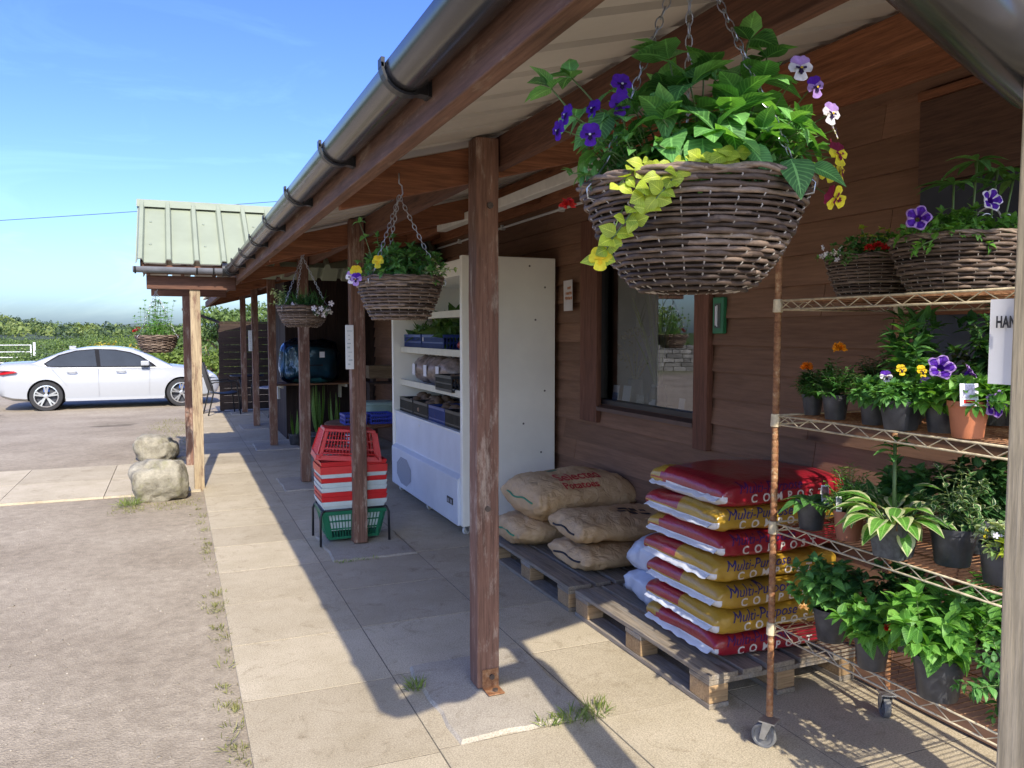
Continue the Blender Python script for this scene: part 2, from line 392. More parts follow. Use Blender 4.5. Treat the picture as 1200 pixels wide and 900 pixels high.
# loose stones on the dirt (too many to count)
PEB=plain('pebbles',(.27,.235,.185),.95,var=.3,scale=30,island=.35)
mb=MB()
def stone(mb,c,s,seed,n=6,m=4):
    o=V((seed*3.1,seed*1.7,0)); 
    def f(u,v):
        a=2*math.pi*u;b=math.pi*(v-.5); d=V((math.cos(a)*math.cos(b),math.sin(a)*math.cos(b),math.sin(b)))
        return V(c)+V((d.x*s[0],d.y*s[1],d.z*s[2]))*(1+.35*mnoise.noise(d*1.3+o))
    mb.grid(f,n,m,cu=True)
for i in range(1500):
    t=random.random(); y=1.6+t*t*11; x=.18-rnd(0,1)*(1.2+y*.32) ; s=rnd(.002,.007)*(1 if random.random()<.96 else 1.7)
    if 8.3<y<10.5: continue
    stone(mb,(x,y,gz(x,y)+s*.2),(s*rnd(.8,1.5),s*rnd(.8,1.4),s*.6),i,5,4)
tag(mb.build('gravel',PEB,smooth=True),'small grey stones scattered over the dirt yard','gravel',kind='stuff')
# grass
GRASS=leafmat('grass_blade',[(.10,.16,.03),(.19,.26,.06),(.30,.31,.10)],trans=.4)
MOSS=leafmat('moss_blade',[(.16,.17,.05),(.26,.26,.09),(.30,.27,.13)],trans=.3)
def tuft(mb,x,y,z,n,h,spread):
    for i in range(n):
        a=rnd(0,6.28); r=rnd(0,1)**.6*spread; lean=rnd(.1,.9)
        d=V((math.cos(a)*lean+rnd(-.2,.2),math.sin(a)*lean+rnd(-.2,.2),1))
        mb.leaf((x+math.cos(a)*r,y+math.sin(a)*r,z),d,(rnd(-1,1),rnd(-1,1),.2),h*rnd(.5,1.1),rnd(.003,.006),rnd(.3,.9),.1,n=3)
def grass_thing(pts,label):
    mb=MB()
    for x,y,z,n,h,s in pts: tuft(mb,x,y,z,n,h,s)
    tag(mb.build('grass_tuft',GRASS),label,'grass')
grass_thing([(.93,3.30,0,60,.07,.035)],'small green grass tuft in the joint left of the nearest post pad')
grass_thing([(1.33,2.79,0,40,.06,.04)],'leftmost grass tuft along the front edge of the nearest concrete pad')
grass_thing([(1.44,2.785,0,60,.07,.05),(1.40,2.79,0,15,.05,.04)],'middle grass tuft along the front edge of the nearest concrete pad')
grass_thing([(1.56,2.80,0,60,.075,.06),(1.5,2.78,0,20,.05,.04)],'rightmost grass tuft along the front edge of the nearest concrete pad')
grass_thing([(-.42,7.95,-.01,150,.10,.09)],'bright green grass clump at the left foot of the nearer boulder')
grass_thing([(.98+.05*i,5.36+.004*i,0,14,.03,.03) for i in range(6)],'short green grass along the pad edge under the shopping baskets')
mb=MB()
for i in range(70):
    y=2.7+random.random()**1.2*5.5; x=.2-abs(random.gauss(0,.03)); tuft(mb,x,y,-.015,random.choice((4,7,10,22)),rnd(.02,.05),rnd(.02,.05))
for i in range(70): x=rnd(-.55,.2); tuft(mb,x,7.75+rnd(-.12,.3)+.1*x,-.015,7,rnd(.015,.035),.05)
for i in range(60): tuft(mb,rnd(-.5,.1),rnd(10.5,12.5),-.015,6,rnd(.02,.05),.08)
for i in range(120): y=rnd(12,16.8); tuft(mb,rnd(-.35,.2),y,gz(0,y),8,rnd(.03,.07),.12)
tag(mb.build('moss_and_weeds',MOSS),'thin moss and weeds along the edge of the paving','weeds',kind='stuff')
# boulders
def rock_mat():
    m,nt,p,o=newmat('boulder_rock'); co=coords(nt)
    n=nn(nt,'ShaderNodeTexNoise',Scale=9.0,Detail=10.0,Roughness=.72); nt.links.new(co,n.inputs['Vector'])
    r=ramp(nt,[(.28,(.10,.085,.06)),(.48,(.26,.235,.175)),(.7,(.42,.38,.29))]); nt.links.new(n.outputs[0],r.inputs[0])
    l=nn(nt,'ShaderNodeTexNoise',Scale=5.0,Detail=8.0,Roughness=.7); nt.links.new(coords(nt,(1.1,1,.9)),l.inputs['Vector'])
    lr=ramp(nt,[(.53,(0,0,0)),(.68,(.6,.6,.6))]); nt.links.new(l.outputs[0],lr.inputs[0]); c=mixc(nt,lr.outputs[0],r.outputs[0],(.25,.24,.10))
    nt.links.new(c,p.inputs['Base Color']); p.inputs['Roughness'].default_value=.95; bump(nt,p,n.outputs[0],.8,.03); return m
ROCK=rock_mat()
def boulder(c,s,seed,label):
    mb=MB(); o=V((seed,seed*2,seed*.5))
    def f(u,v):
        a=2*math.pi*u;b=math.pi*(v-.5); d=V((math.cos(a)*math.cos(b),math.sin(a)*math.cos(b),math.sin(b)))
        q=V([math.copysign(abs(t)**.72,t) for t in d])
        k=1+.22*mnoise.noise(d*1.2+o)+.10*mnoise.noise(d*3+o)+.03*mnoise.noise(d*8+o)
        p=V((q.x*s[0]*k,q.y*s[1]*k,q.z*s[2]*k)); return V(c)+p
    mb.grid(f,48,28,cu=True); tag(mb.build('boulder',ROCK,smooth=True),label,'boulder')
boulder((-.16,8.2,.155),(.25,.22,.2),3.3,'larger rounded mossy boulder beside the foot of the pale porch post')
boulder((-.26,10.78,.12),(.24,.2,.17),8.1,'smaller flat-topped mossy boulder behind the other, across the slab path')
# ------------------------------------------------------------------ far land
HILL=plain('woodland_floor',(.05,.07,.03),.95,var=.3,scale=.05)
FARH=plain('distant_moor',(.10,.13,.10),.95,var=.15,scale=.001)
mb=MB()
def hillf(u,v):
    x=-330+u*420; y=170+v*330
    h=14*math.exp(-((x+.27*y)/(.105*y))**2)*sstep(0,.75,v)+1.0*math.exp(-((x+.06*y)/(.08*y))**2)*sstep(.1,.7,v)-.6
    return (x,y,h*(1-.6*sstep(.85,1,v))-.2)
mb.grid(hillf,60,20); struct(mb.build('hills',HILL,smooth=True))
mb=MB()
def farf(u,v):
    x=-2600+u*5200; h=max(0,42*math.exp(-((x+110)/190)**2)+30*math.exp(-((x-600)/500)**2)+12*math.exp(-((x+900)/500)**2)+8*mnoise.noise(V((x*.004,0,0))))
    return (x,3000+v*600,h*math.sin(math.pi*min(1,v*.5+.0))*1.0-1)
mb.grid(farf,90,12); struct(mb.build('mountains',FARH,smooth=True))
LEAF_W=leafmat('woodland_leaf',[(0.045, 0.075, 0.027), (0.083, 0.128, 0.039), (0.128, 0.18, 0.054), (0.18, 0.225, 0.075)],trans=.2,rough=.7)
LEAF_W2=leafmat('light_woodland_leaf',[(0.112, 0.163, 0.044), (0.175, 0.225, 0.062), (0.237, 0.275, 0.088)],trans=.2,rough=.7)
LEAF_W3=leafmat('pine_leaf',[(0.033, 0.06, 0.03), (0.06, 0.093, 0.045)],trans=.1,rough=.7)
LEAF_H=leafmat('hedge_leaf',[(0.074, 0.115, 0.02), (0.135, 0.203, 0.034), (0.23, 0.297, 0.061)],trans=.35,rough=.6)
LEAF_D=leafmat('scrub_leaf',[(0.053, 0.09, 0.027), (0.105, 0.165, 0.045), (0.18, 0.255, 0.068)],trans=.3,rough=.6)
GORSE=leafmat('gorse_bloom',[(.10,.12,.03),(.30,.25,.03),(.55,.40,.02)],trans=.2,rough=.7)
def clump(mb,c,rad,n,s,mi=0,flat=.0):
    for i in range(n):
        d=rv(); 
        if d.z<-.35: d.z=-d.z*.3
        k=rnd(.62,1.02)*(1+.22*mnoise.noise(d*2.1+V(c)))
        p=V(c)+V((d.x*rad[0],d.y*rad[1],d.z*rad[2]))*k
        nrm=(d+rv()*.8).normalized(); a=nrm.cross(rv()); 
        if a.length<.1: continue
        a.normalize(); b=nrm.cross(a); q=s*rnd(.6,1.3)
        mb.add([p-a*q*.5,p+b*q*.35,p+a*q*.5,p-b*q*.35],[(0,1,2,3)],mi)
mb=MB(); random.seed(11)
for i in range(1900):
    u=random.random(); v=rnd(.12,.86); x,y,z=hillf(u,v)
    if x<-.32*y or x>.3*y: continue
    con=random.random()<.35; r=rnd(1.6,2.6); h=rnd(1.8,2.9)
    clump(mb,(x,y,z+h*.8),(r*(.7 if con else 1.2),r*1.1,h*(1.2 if con else 1)),52,.95,random.choice((0,0,1,1,2)) if not con else 2)
tag(mb.build('woodland',[LEAF_W,LEAF_W2,LEAF_W3]),'mixed woodland covering the low hill behind the field gate','woodland',kind='stuff')
def shrub(name,x,y,r,h,n,s,mat,label,cat,grp,trunkh=.0):
    t=thing(name,label,cat,(x,y,gz(x,y)),0,grp)
    m1=MB()
    for k in range(5):
        a=rnd(0,6.28); b=V((math.cos(a)*r*.4,rnd(-.2,.2)*r,h*rnd(.5,.8)))
        m1.tube([(0,0,-.05),b*.5+V((0,0,.05)),b],[.03*h,.02*h,.006*h],5)
    m1.build('stem',W_STEM,t,smooth=True)
    m2=MB(); L=7
    for k in range(L):
        a=rnd(0,6.28); q=r*.55*random.random()**.5; cz=h*rnd(.3,.72)
        clump(m2,(math.cos(a)*q,math.sin(a)*q*.7,cz),(r*.5,r*.45,min(h*.34,h-cz)),n//L,s)
    m2.build('foliage',mat,t); return t
W_STEM=plain('bark',(.07,.05,.035),.9,var=.4,scale=20,bmp=.5)
random.seed(21)
G='shrubs in the hedge beyond the white car'
shrubs=[(-1.85,31,1.5,1.45,GORSE,'yellow gorse bush in the hedge, above the roof of the white car'),
 (-1.05,29.5,1.1,1.3,GORSE,'lower yellow gorse bush, just left of the small hanging basket'),
 (-.5,28,1.2,1.35,LEAF_H,'bright green hedge shrub directly behind the small hanging basket'),
 (.25,27.5,1.1,1.4,LEAF_H,'bright green hedge shrub above the car bonnet, left of the pale post'),
 (1.25,28,1.1,1.75,LEAF_H,'yellow-green hedge shrub seen between the pale post and the dark chair'),
 (2.2,29,1.3,1.8,LEAF_H,'yellow-green hedge shrub behind the dark wooden screen'),
 (-3.3,33,1.5,1.15,LEAF_D,'low scrubby bush behind the cabin of the white car'),
 (-4.7,36,1.6,1.1,LEAF_D,'low scrubby bush just right of the end of the white gate'),
 (-3.2,38,2.0,1.5,LEAF_D,'dark scrub bush behind the gorse, over the car roof'),
 (-8.0,47,2.6,1.2,LEAF_D,'low dark bush behind the white field gate'),
 (-9.5,60,4.2,1.5,LEAF_D,'wide dark bush far beyond the white gate'),
 (-5.2,58,3.8,1.5,LEAF_H,'wide pale bush far beyond the end of the gate'),
 (-1.5,60,4.0,1.5,LEAF_D,'wide dark bush far beyond the gorse'),
 (-12.5,72,5.0,1.6,LEAF_D,'farthest wide bush at the left, below the wooded hill'),
 (-7.0,76,5.0,1.7,LEAF_D,'farthest wide bush above the gate end, below the wooded hill'),
 (-2.8,74,4.6,1.7,LEAF_H,'farthest pale bush over the car, below the wooded hill')]
for x,y,r,h,mt,lb in shrubs: shrub('shrub',x,y,r,h,1500,.11,mt,lb,'shrub',G)
def tree(x,y,h,r,mat,label,n=2600,s=.16,grp='trees beyond the yard'):
    t=thing('broadleaf_tree',label,'tree',(x,y,gz(x,y)),0,grp)
    m1=MB(); m1.tube([(0,0,-.1),(.05*h*.3,0,h*.3),(0,.03*h,h*.62)],[.035*h,.027*h,.014*h],8)
    tips=[]
    for k in range(8):
        a=k*2.4; b=V((math.cos(a)*r*.6,math.sin(a)*r*.6,h*rnd(.5,.86))); m1.tube([(0,0,h*rnd(.25,.5)),b*.55+V((0,0,h*.22)),b],[.016*h,.01*h,.004*h],5); tips.append(b)
    m1.build('trunk',W_STEM,t,smooth=True)
    m2=MB()
    for b in tips+[V((0,0,h*.8)),V((0,0,h*.55))]: clump(m2,b,(r*rnd(.36,.5),r*rnd(.36,.5),h*rnd(.14,.2)),n//10,s)
    m2.build('crown',mat,t)
tree(1.9,36,2.9,1.9,LEAF_D,'broad green tree seen between the pale post and the dark screen')
tree(3.5,38,3.4,2.1,LEAF_D,'taller green tree seen over the screen between the far porch posts')
tree(.4,41,2.3,1.6,LEAF_D,'green tree rising behind the pale porch post')
# hedge and dry-stone wall on the far side of the yard (mirrored in the shop window)
random.seed(31)
for k,(x,y) in enumerate(((-15.6,31),(-19,29.5),(-22.5,28),(-26,26),(-29.5,23.5),(-33,20.5))):
    shrub('shrub',x-1.2,y+3.0,2.4,3.3,1500,.2,LEAF_H,['green hedge bush left of the field gate','second hedge bush left of the gate','third hedge bush left of the gate','fourth hedge bush left of the gate','fifth hedge bush left of the gate','farthest hedge bush at the yard side'][k],'shrub','hedge along the side of the yard')
mb=MB()
a=V((-14.5,31.6,0));b=V((-36,19,0)); n=V((b.y-a.y,a.x-b.x,0)).normalized(); L=(b-a).length
for row in range(6):
    s=0
    while s<L:
        w=rnd(.3,.75); p=a+(b-a)*(s/L); d=(b-a)/L
        M=Matrix.Translation(p+V((0,0,-.2+row*.2)))@Matrix(((d.x,n.x,0,0),(d.y,n.y,0,0),(0,0,1,0),(0,0,0,1)))
        mb.box(0,w-.02,-.25+rnd(0,.06),.25,0,.2-.012,0,M); s+=w
tag(mb.build('stone_wall',plain('wall_stone',(.23,.22,.20),.95,var=.35,scale=4,bmp=.5,island=.35),bevel=.02),'grey dry-stone wall along the side of the yard','wall')
# gate
t=thing('field_gate','white tubular five-bar field gate at the left edge, behind the car','gate',(-5.9,41,gz(0,41)),R(-4))
mb=MB()
for z in (.18,.42,.66,.9,1.2): mb.tube([(-4.2,0,z),(0,0,z)],.022,6)
mb.build('rails',WHITEP,t,smooth=True)
mb=MB()
for x in (-4.2,-2.1,0): mb.tube([(x,0,.15),(x,0,1.22)],.026,6)
mb.build('uprights',WHITEP,t,smooth=True)
mb=MB(); mb.tube([(.14,0,-.05),(.14,0,1.32)],.05,8); mb.build('gate_post',WHITEP,t,smooth=True)
t=thing('post_and_wire_fence','low pale post and wire fence running from the gate behind the car','fence',(-5.6,41,gz(0,41)),R(-3))
mb=MB()
for k in range(7): mb.box(.9+k*1.5,.98+k*1.5,-.04,.04,-.05,1.12); 
mb.build('fence_posts',W_PALE,t)
mb=MB()
for z in (.5,.8,1.05): mb.tube([(.2,0,z),(10,0,z)],.006,4)
mb.build('wires',STEEL,t)
mb=MB()
pts=[V((-30,27,4.1)),V((-4.5,25,4.54)),V((-.9,25,4.98)),V((2.5,25,5.42)),V((30,23,9.4))]
path=[]
for i in range(60):
    u=i/59; x=-30+60*u; path.append((x,27-4*u,4.55+.118*(x+4.2)+.0022*(x+4)**2*.35))
mb.tube(path,.008,5); tag(mb.build('overhead_cable',DGREY),'thin dark overhead cable crossing the sky behind the green roof','cable')
# ------------------------------------------------------------------ the shop with its porch
random.seed(5)
shop=thing('farm_shop','long brown timber-clad shop with a post-carried porch and green metal roof','shop building',(2.8,6.5,0))
S0=V((2.8,6.5,0))
def part(mb,name,mats,parent=None,**k):
    """geometry is written in world coordinates; shift into the shop's own frame"""
    mb.v=[(x-S0.x,y-S0.y,z) for x,y,z in mb.v]
    return mb.build(name,mats,parent or shop,**k)
RX0,RY0,RY1=.50,.84,17.3
def rz(x): return 2.185+.26*(x-.5)          # underside of the sheet
PX=1.22
# posts
POSTS=[(1.235,.79)]+[(1.215,y) for y in POSTY]+[(.19,8.54),(.135,10.12)]
for i,(x,y) in enumerate(POSTS):
    mb=MB(); h=.05; top=rz(x)-.012 if i<7 else 2.10
    zb=.018 if 0<i<7 else -.02
    if i in (7,8): h=.048
    n=14
    for a in range(1): 
        vs=[];fs=[]
        for k in range(n+1):
            z=zb+(top-zb)*k/n; j=.0018
            for sx,sy in ((-1,-1),(1,-1),(1,1),(-1,1)): vs.append((x+sx*h+rnd(-j,j),y+sy*h+rnd(-j,j),z))
        for k in range(n):
            for q in range(4): fs.append((k*4+q,k*4+(q+1)%4,k*4+4+(q+1)%4,k*4+4+q))
        fs+=[(3,2,1,0),(n*4,n*4+1,n*4+2,n*4+3)]; mb.add(vs,fs)
    p=part(mb,'porch_post',W_PALE if i==0 else (W_ZP if i==7 else W_Z),bevel=.004)
    if i==1:
        f=MB(); f.box(x-.03,x+.045,y-.056,y-.0515,.018,.10); f.box(x-.03,x+.045,y-.13,y-.0515,.016,.021)
        part(f,'foot_bracket',rust('rusty_bracket',(.25,.2,.16),.12),p,bevel=.002)
        f=MB()
        f.tube([(x+.012,y-.056,.066),(x+.012,y-.066,.066)],.012,6); f.tube([(x+.012,y-.1,.02),(x+.012,y-.1,.03)],.012,6); f.tube([(x-.003,y-.0505,.80),(x-.003,y-.056,.80)],.013,8); f.tube([(x+.01,y-.0505,2.08),(x+.01,y-.058,2.08)],.014,8)
        part(f,'bolt',BOLT,p)
# fascia, beam, purlins, rafters
mb=MB(); mb.box(.575,.622,RY0,8.50,2.058,2.168); part(mb,'fascia',W_FASC,bevel=.004)
mb=MB(); mb.box(.575,.622,8.505,RY1,2.058,2.168); part(mb,'fascia',W_FASC,bevel=.004)
mb=MB(); mb.box(PX+.054,PX+.104,RY0+.02,RY1,rz(PX+.08)-.148,rz(PX+.08)-.018); part(mb,'porch_beam',W_Y,bevel=.004)
mb=MB(); mb.box(2.33,2.38,RY0,RY1,rz(2.35)-.16,rz(2.35)-.014); part(mb,'purlin',W_RED,bevel=.004)
mb=MB(); mb.box(2.735,2.783,RY0,RY1,rz(2.73)-.12,rz(2.73)-.016); part(mb,'wall_plate',W_RED,bevel=.004)
mb=MB(); mb.box(2.71,2.733,RY0,RY1,2.54,2.645); part(mb,'wall_plate',W_RED,bevel=.004)
def rafter(y,x0=.624,x1=2.70,h=.15,w=.047,mat=W_REDX,drop=.024):
    m=MB(); vs=[]
    for x in (x0,x1):
        for yy in (y-w/2,y+w/2):
            for z in (rz(x)-drop-h,rz(x)-drop): vs.append((x,yy,z))
    m.add(vs,[(0,1,3,2),(4,6,7,5),(0,4,5,1),(2,3,7,6),(0,2,6,4),(1,5,7,3)]); return part(m,'rafter',mat,bevel=.004)
for i,y in enumerate(POSTY):
    rafter(y+.078); 
    if 0<i<5: rafter(y+1.34,h=.10)
rafter(RY0+.03,h=.12)
# roof sheets
GROOF=plain('green_coated_steel',(.27,.295,.205),.5,var=.08,scale=3,bmp=.01); UNDER=plain('sheet_underside',(.50,.46,.40),.5,var=.12,scale=2.5)
PER=.25
def prof(s,H=.042):
    t=(s/PER)%1
    for a,b,za,zb in ((0,.72,0,0),(.72,.78,0,1),(.78,.92,1,1),(.92,.98,1,0),(.98,1,0,0)):
        if t<=b: return H*(za+(zb-za)*(t-a)/(b-a))
    return 0
def brk(s0,s1):
    out=[s0]; k=math.floor(s0/PER)
    while k*PER<s1:
        for t in (0.001,.72,.78,.92,.98):
            s=(k+t)*PER
            if s0<s<s1: out.append(s)
        k+=1
    return out+[s1]
def sheet(name,fn,s0,s1,mat,ts=(0,.5,1)):
    st=brk(s0,s1); m=MB(); m.v=[fn(s,t,prof(s)) for t in ts for s in st]; n=len(st)
    for j in range(len(ts)-1):
        for i in range(n-1): m.f.append((j*n+i,j*n+i+1,(j+1)*n+i+1,(j+1)*n+i)); m.m.append(0)
    return part(m,name,mat)
RIDX=6.2
def mainf(off): return lambda s,t,h: (.535+(RIDX-.535)*t,s,rz(.535+(RIDX-.535)*t)+h+off)
sheet('roof_sheet',mainf(.024),RY0-.03,RY1,GROOF); sheet('soffit_sheet',lambda s,t,h:mainf(.004)(s,t,h*1.35),RY0-.03,RY1,UNDER)
sheet('roof_sheet',lambda s,t,h:(RIDX+5.0*t,s,rz(RIDX)+h+.01-1.3*t),RY0-.03,RY1,GROOF)
mb=MB(); mb.box(RX0+.1,2.8,RY0-.025,RY0-.005,0,0); mb.v=[]; mb.f=[]; mb.m=[]
# gutter with brackets
def halfround(mb,a,b,r,th=.004,n=14,rim=True):
    a=V(a);b=V(b);d=(b-a).normalized(); side=d.cross(V((0,0,1))).normalized()
    def ring(p,rr): return [p+side*math.cos(t)*rr+V((0,0,1))*math.sin(t)*rr for t in [math.pi+math.pi*k/n for k in range(n+1)]]
    o1,o2,i1,i2=ring(a,r),ring(b,r),ring(a,r-th),ring(b,r-th); N=n+1
    fs=[]
    for k in range(n): fs+=[(k,k+1,N+k+1,N+k),(2*N+k+1,2*N+k,3*N+k,3*N+k+1),(k+1,k,2*N+k,2*N+k+1),(N+k,N+k+1,3*N+k+1,3*N+k)]
    for k in (0,n): fs.append((k,N+k,3*N+k,2*N+k))
    mb.add(o1+o2+i1+i2,fs)
GX,GZ,GR=.522,2.175,.058
mb=MB(); halfround(mb,(GX,.60,GZ),(GX,8.36,GZ),GR); g=part(mb,'gutter',GUTTER,smooth='auto')
mb=MB(); mb.lathe([(0.001,0),(GR,0),(GR,.004),(.001,.004)],(GX,.598,GZ),20,M=Matrix.Rotation(R(90),3,'X')); 
for y in (1.02,1.88,2.75,3.66,4.6,5.5,6.4,7.3,8.1):
    mb=MB(); N=16
    r2=GR+.004
    pts=[(GX-math.cos(t)*r2,y,GZ-math.sin(t)*r2) for t in [math.pi*k/N for k in range(N+1)]]
    vs=[];fs=[]
    for (a,b,c) in pts:
        for dy in (-.016,.016): vs.append((a,y+dy,c)); vs.append((GX+(a-GX)*1.10,y+dy,GZ+(c-GZ)*1.10))
    for k in range(N):
        q=k*4; fs+=[(q,q+2,q+6,q+4),(q+1,q+5,q+7,q+3),(q,q+4,q+5,q+1),(q+2,q+3,q+7,q+6)]
    mb.add(vs,fs); mb.box(GX-r2-.006,GX-r2+.003,y-.016,y+.016,GZ-.01,GZ+.012)
    mb.box(.566,.575,y-.02,y+.02,GZ-.068,GZ+.005)
    vs=[(.53,y-.018,GZ-.062),(.53,y+.018,GZ-.062),(.573,y-.018,GZ-.066),(.573,y+.018,GZ-.066),(.573,y-.018,GZ-.012),(.573,y+.018,GZ-.012),(.562,y-.018,GZ-.03),(.562,y+.018,GZ-.03)]
    mb.add(vs,[(0,1,3,2),(2,3,5,4),(4,5,7,6),(6,7,1,0),(0,2,4,6),(1,7,5,3)])
    part(mb,'gutter_bracket',DGREY,g)
# rainwater pipe from the gutter's near end to the end post
mb=MB(); mb.tube([(GX,.625,GZ-.03),(GX+.004,.63,2.08),(GX+.03,.64,2.045),(GX+.08,.66,2.03),(.85,.75,2.017),(1.16,.855,1.985),(1.31,.90,1.968)],.055,24)
part(mb,'drainpipe',GUTTER,smooth='auto')
mb=MB(); mb.tube([(1.305,.885,1.95),(1.302,.87,1.90),(1.30,.86,1.85),(1.30,.86,.02)],.034,16); part(mb,'downpipe',GUTTER,smooth='auto')
# wall with lapped boards, window opening
WX=2.80; WY0,WY1,WZ0,WZ1=3.84,5.06,1.045,2.09
mb=MB(); z=.012; bh=.147; row=0
while z<2.72:
    row+=1; segs=[(RY0+.08,12.0)]
    if z+bh>WZ0 and z<WZ1: segs=[(RY0+.08,WY0),(WY1,12.0)]
    for a,b in segs:
        cuts=[a]; c=a+rnd(.6,2.8)
        while c<b-.4: cuts.append(c); c+=rnd(2.2,3.6)
        cuts.append(b)
        for y0,y1 in zip(cuts[:-1],cuts[1:]):
            zt=min(z+bh+.012,2.74); w0=rnd(.030,.034); t=rnd(-.001,.001)
            vs=[(WX-w0+t,y0+.0015,z),(WX-w0+t,y1-.0015,z),(WX-.006,y1-.0015,zt),(WX-.006,y0+.0015,zt),(WX,y0+.0015,z),(WX,y1-.0015,z),(WX,y1-.0015,zt),(WX,y0+.0015,zt)]
            mb.add(vs,[(0,1,2,3),(0,4,5,1),(0,3,7,4),(1,5,6,2),(3,2,6,7)])
    z+=bh
part(mb,'wall_cladding',SIDING)
mb=MB()
mb.box(2.803,2.9,RY0+.08,WY0,-.02,2.76); mb.box(2.803,2.9,WY1,RY1,-.02,2.76); mb.box(2.803,2.9,WY0,WY1,-.02,WZ0); mb.box(2.803,2.9,WY0,WY1,WZ1,2.76)
for y in (RY0+.08,RY1-.1): mb.add([(2.9,y,-.02),(11.2,y,-.02),(11.2,y,2.3),(6.2,y,3.62),(2.9,y,2.76),(2.9,y+.1,-.02),(11.2,y+.1,-.02),(11.2,y+.1,2.3),(6.2,y+.1,3.62),(2.9,y+.1,2.76)],[(4,3,2,1,0),(5,6,7,8,9),(0,1,6,5),(1,2,7,6)])
mb.box(11.1,11.2,RY0+.2,RY1-.2,-.02,2.3)
part(mb,'wall',VBOARD)
# window
win=MB(); fw=.035
win.box(2.79,2.86,WY0+.001,WY1-.001,WZ0+.001,WZ0+fw); win.box(2.79,2.86,WY0+.001,WY1-.001,WZ1-fw,WZ1-.001)
win.box(2.79,2.86,WY0+.001,WY0+fw-.012,WZ0+fw,WZ1-fw); win.box(2.79,2.86,WY1-fw,WY1-.001,WZ0+fw,WZ1-fw)
wn=part(win,'window',plain('dark_window_frame',(.02,.017,.018),.4),bevel=.002)
mb=MB(); mb.box(2.775,2.789,WY1-.004,WY1+.004,WZ0+.02,WZ1-.02); part(mb,'frame_edge',WHITEP,wn)
def glass(name,tint=(1,1,1),ior=1.75,rough=0):
    m,nt,p,o=newmat(name); nt.nodes.remove(p)
    f=nn(nt,'ShaderNodeFresnel',IOR=ior); t=nn(nt,'ShaderNodeBsdfTransparent',Color=c4(tint)); g=nn(nt,'ShaderNodeBsdfGlossy',Roughness=rough); mx=nn(nt,'ShaderNodeMixShader')
    nt.links.new(f.outputs[0],mx.inputs[0]); nt.links.new(t.outputs[0],mx.inputs[1]); nt.links.new(g.outputs[0],mx.inputs[2]); nt.links.new(mx.outputs[0],o.inputs[0]); return m
GLASS=glass('window_glass',(.84,.88,.85),2.7)
mb=MB(); mb.add([(2.822,WY0+fw-.012,WZ0+fw),(2.822,WY1-fw,WZ0+fw),(2.822,WY1-fw,WZ1-fw),(2.822,WY0+fw-.012,WZ1-fw)],[(3,2,1,0)]); part(mb,'pane',GLASS,wn)
mb=MB(); mb.box(2.735,2.776,4.985,5.235,.915,2.35); part(mb,'window_trim',TRIM,wn,bevel=.004)
mb=MB(); mb.box(2.735,2.776,3.705,3.838,.885,2.35); part(mb,'window_trim',TRIM,wn,bevel=.004)
mb=MB(); mb.box(2.735,2.772,3.842,4.98,2.09,2.23); part(mb,'window_trim',TRIM,wn,bevel=.004)
mb=MB(); mb.add([(2.735,3.842,1.028),(2.735,4.98,1.028),(2.79,4.98,1.044),(2.79,3.842,1.044),(2.735,3.842,1.002),(2.735,4.98,1.002),(2.79,4.98,1.002),(2.79,3.842,1.002)],[(0,1,2,3)[::-1],(4,5,6,7),(0,4,5,1)[::-1],(1,5,6,2)[::-1],(3,2,6,7),(0,3,7,4)])
part(mb,'sill',plain('dark_sill',(.10,.055,.04),.5,var=.2),wn)
# room behind the window
mb=MB(); DK=plain('dim_interior',(.32,.31,.27),.9,var=.3,scale=2)
mb.box(4.6,4.65,2.4,7.5,0,2.6); mb.box(2.91,4.6,2.35,2.4,0,2.6); mb.box(2.91,4.6,7.5,7.55,0,2.6); mb.box(2.91,4.6,2.4,7.5,-.02,.01); mb.box(2.91,4.6,2.4,7.5,2.6,2.63)
part(mb,'interior_walls',DK)
mb=MB(); mb.box(2.83,3.12,WY0+.0,WY1,1.0,1.045); part(mb,'inner_sill',plain('inner_sill_board',(.16,.15,.14),.6))
# board sign and timber panel on the right
mb=MB(); mb.box(2.745,2.776,1.05,2.365,2.135,2.46); part(mb,'timber_panel',wood('panel_board',(.09,.045,.028),(.15,.08,.05),'y',objvar=0),bevel=.003)
mb=MB(); mb.box(2.735,2.776,1.05,2.37,2.462,2.495); part(mb,'timber_trim',W_RED,bevel=.003)
# little store at the end of the porch
mb=MB()
x=1.47
while x<2.8: mb.box(x,min(x+.148,2.797),12.0+rnd(0,.006),12.09,.0,2.56); x+=.15
y=12.1
while y<13.4: mb.box(1.47+rnd(0,.006),1.55,y,y+.148,0,2.35); y+=.15
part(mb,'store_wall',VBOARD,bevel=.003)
# ---------- cross porch with the green roof
PY0,PYR,PY1=8.42,9.42,10.42; PZE,PZR=2.205,2.905; WL=-.33
def wf(front,off):
    def f(s,t,h):
        y=(PY0-.02 if front else PY1+.02)+(PYR-(PY0-.02) if front else PYR-(PY1+.02))*t
        z=PZE+(PZR-PZE)*t; n=V((0,-.57,.82)) if front else V((0,.57,.82))
        p=V((s,y,z))+n*(h+off); return p
    return f
sheet('porch_roof_sheet',wf(True,.012),WL,3.4,GROOF); sheet('porch_roof_sheet',wf(False,.012),WL,3.4,GROOF)
sheet('porch_soffit_sheet',wf(True,.004),WL,.56,UNDER); sheet('porch_soffit_sheet',wf(False,.004),WL,.56,UNDER)
mb=MB(); r=.16
vs=[]
for x in (WL-.01,3.4):
    vs+=[(x,PYR-r*.8,PZR-r*.56+.05),(x,PYR-.02,PZR+.052),(x,PYR+.02,PZR+.052),(x,PYR+r*.8,PZR-r*.56+.05)]
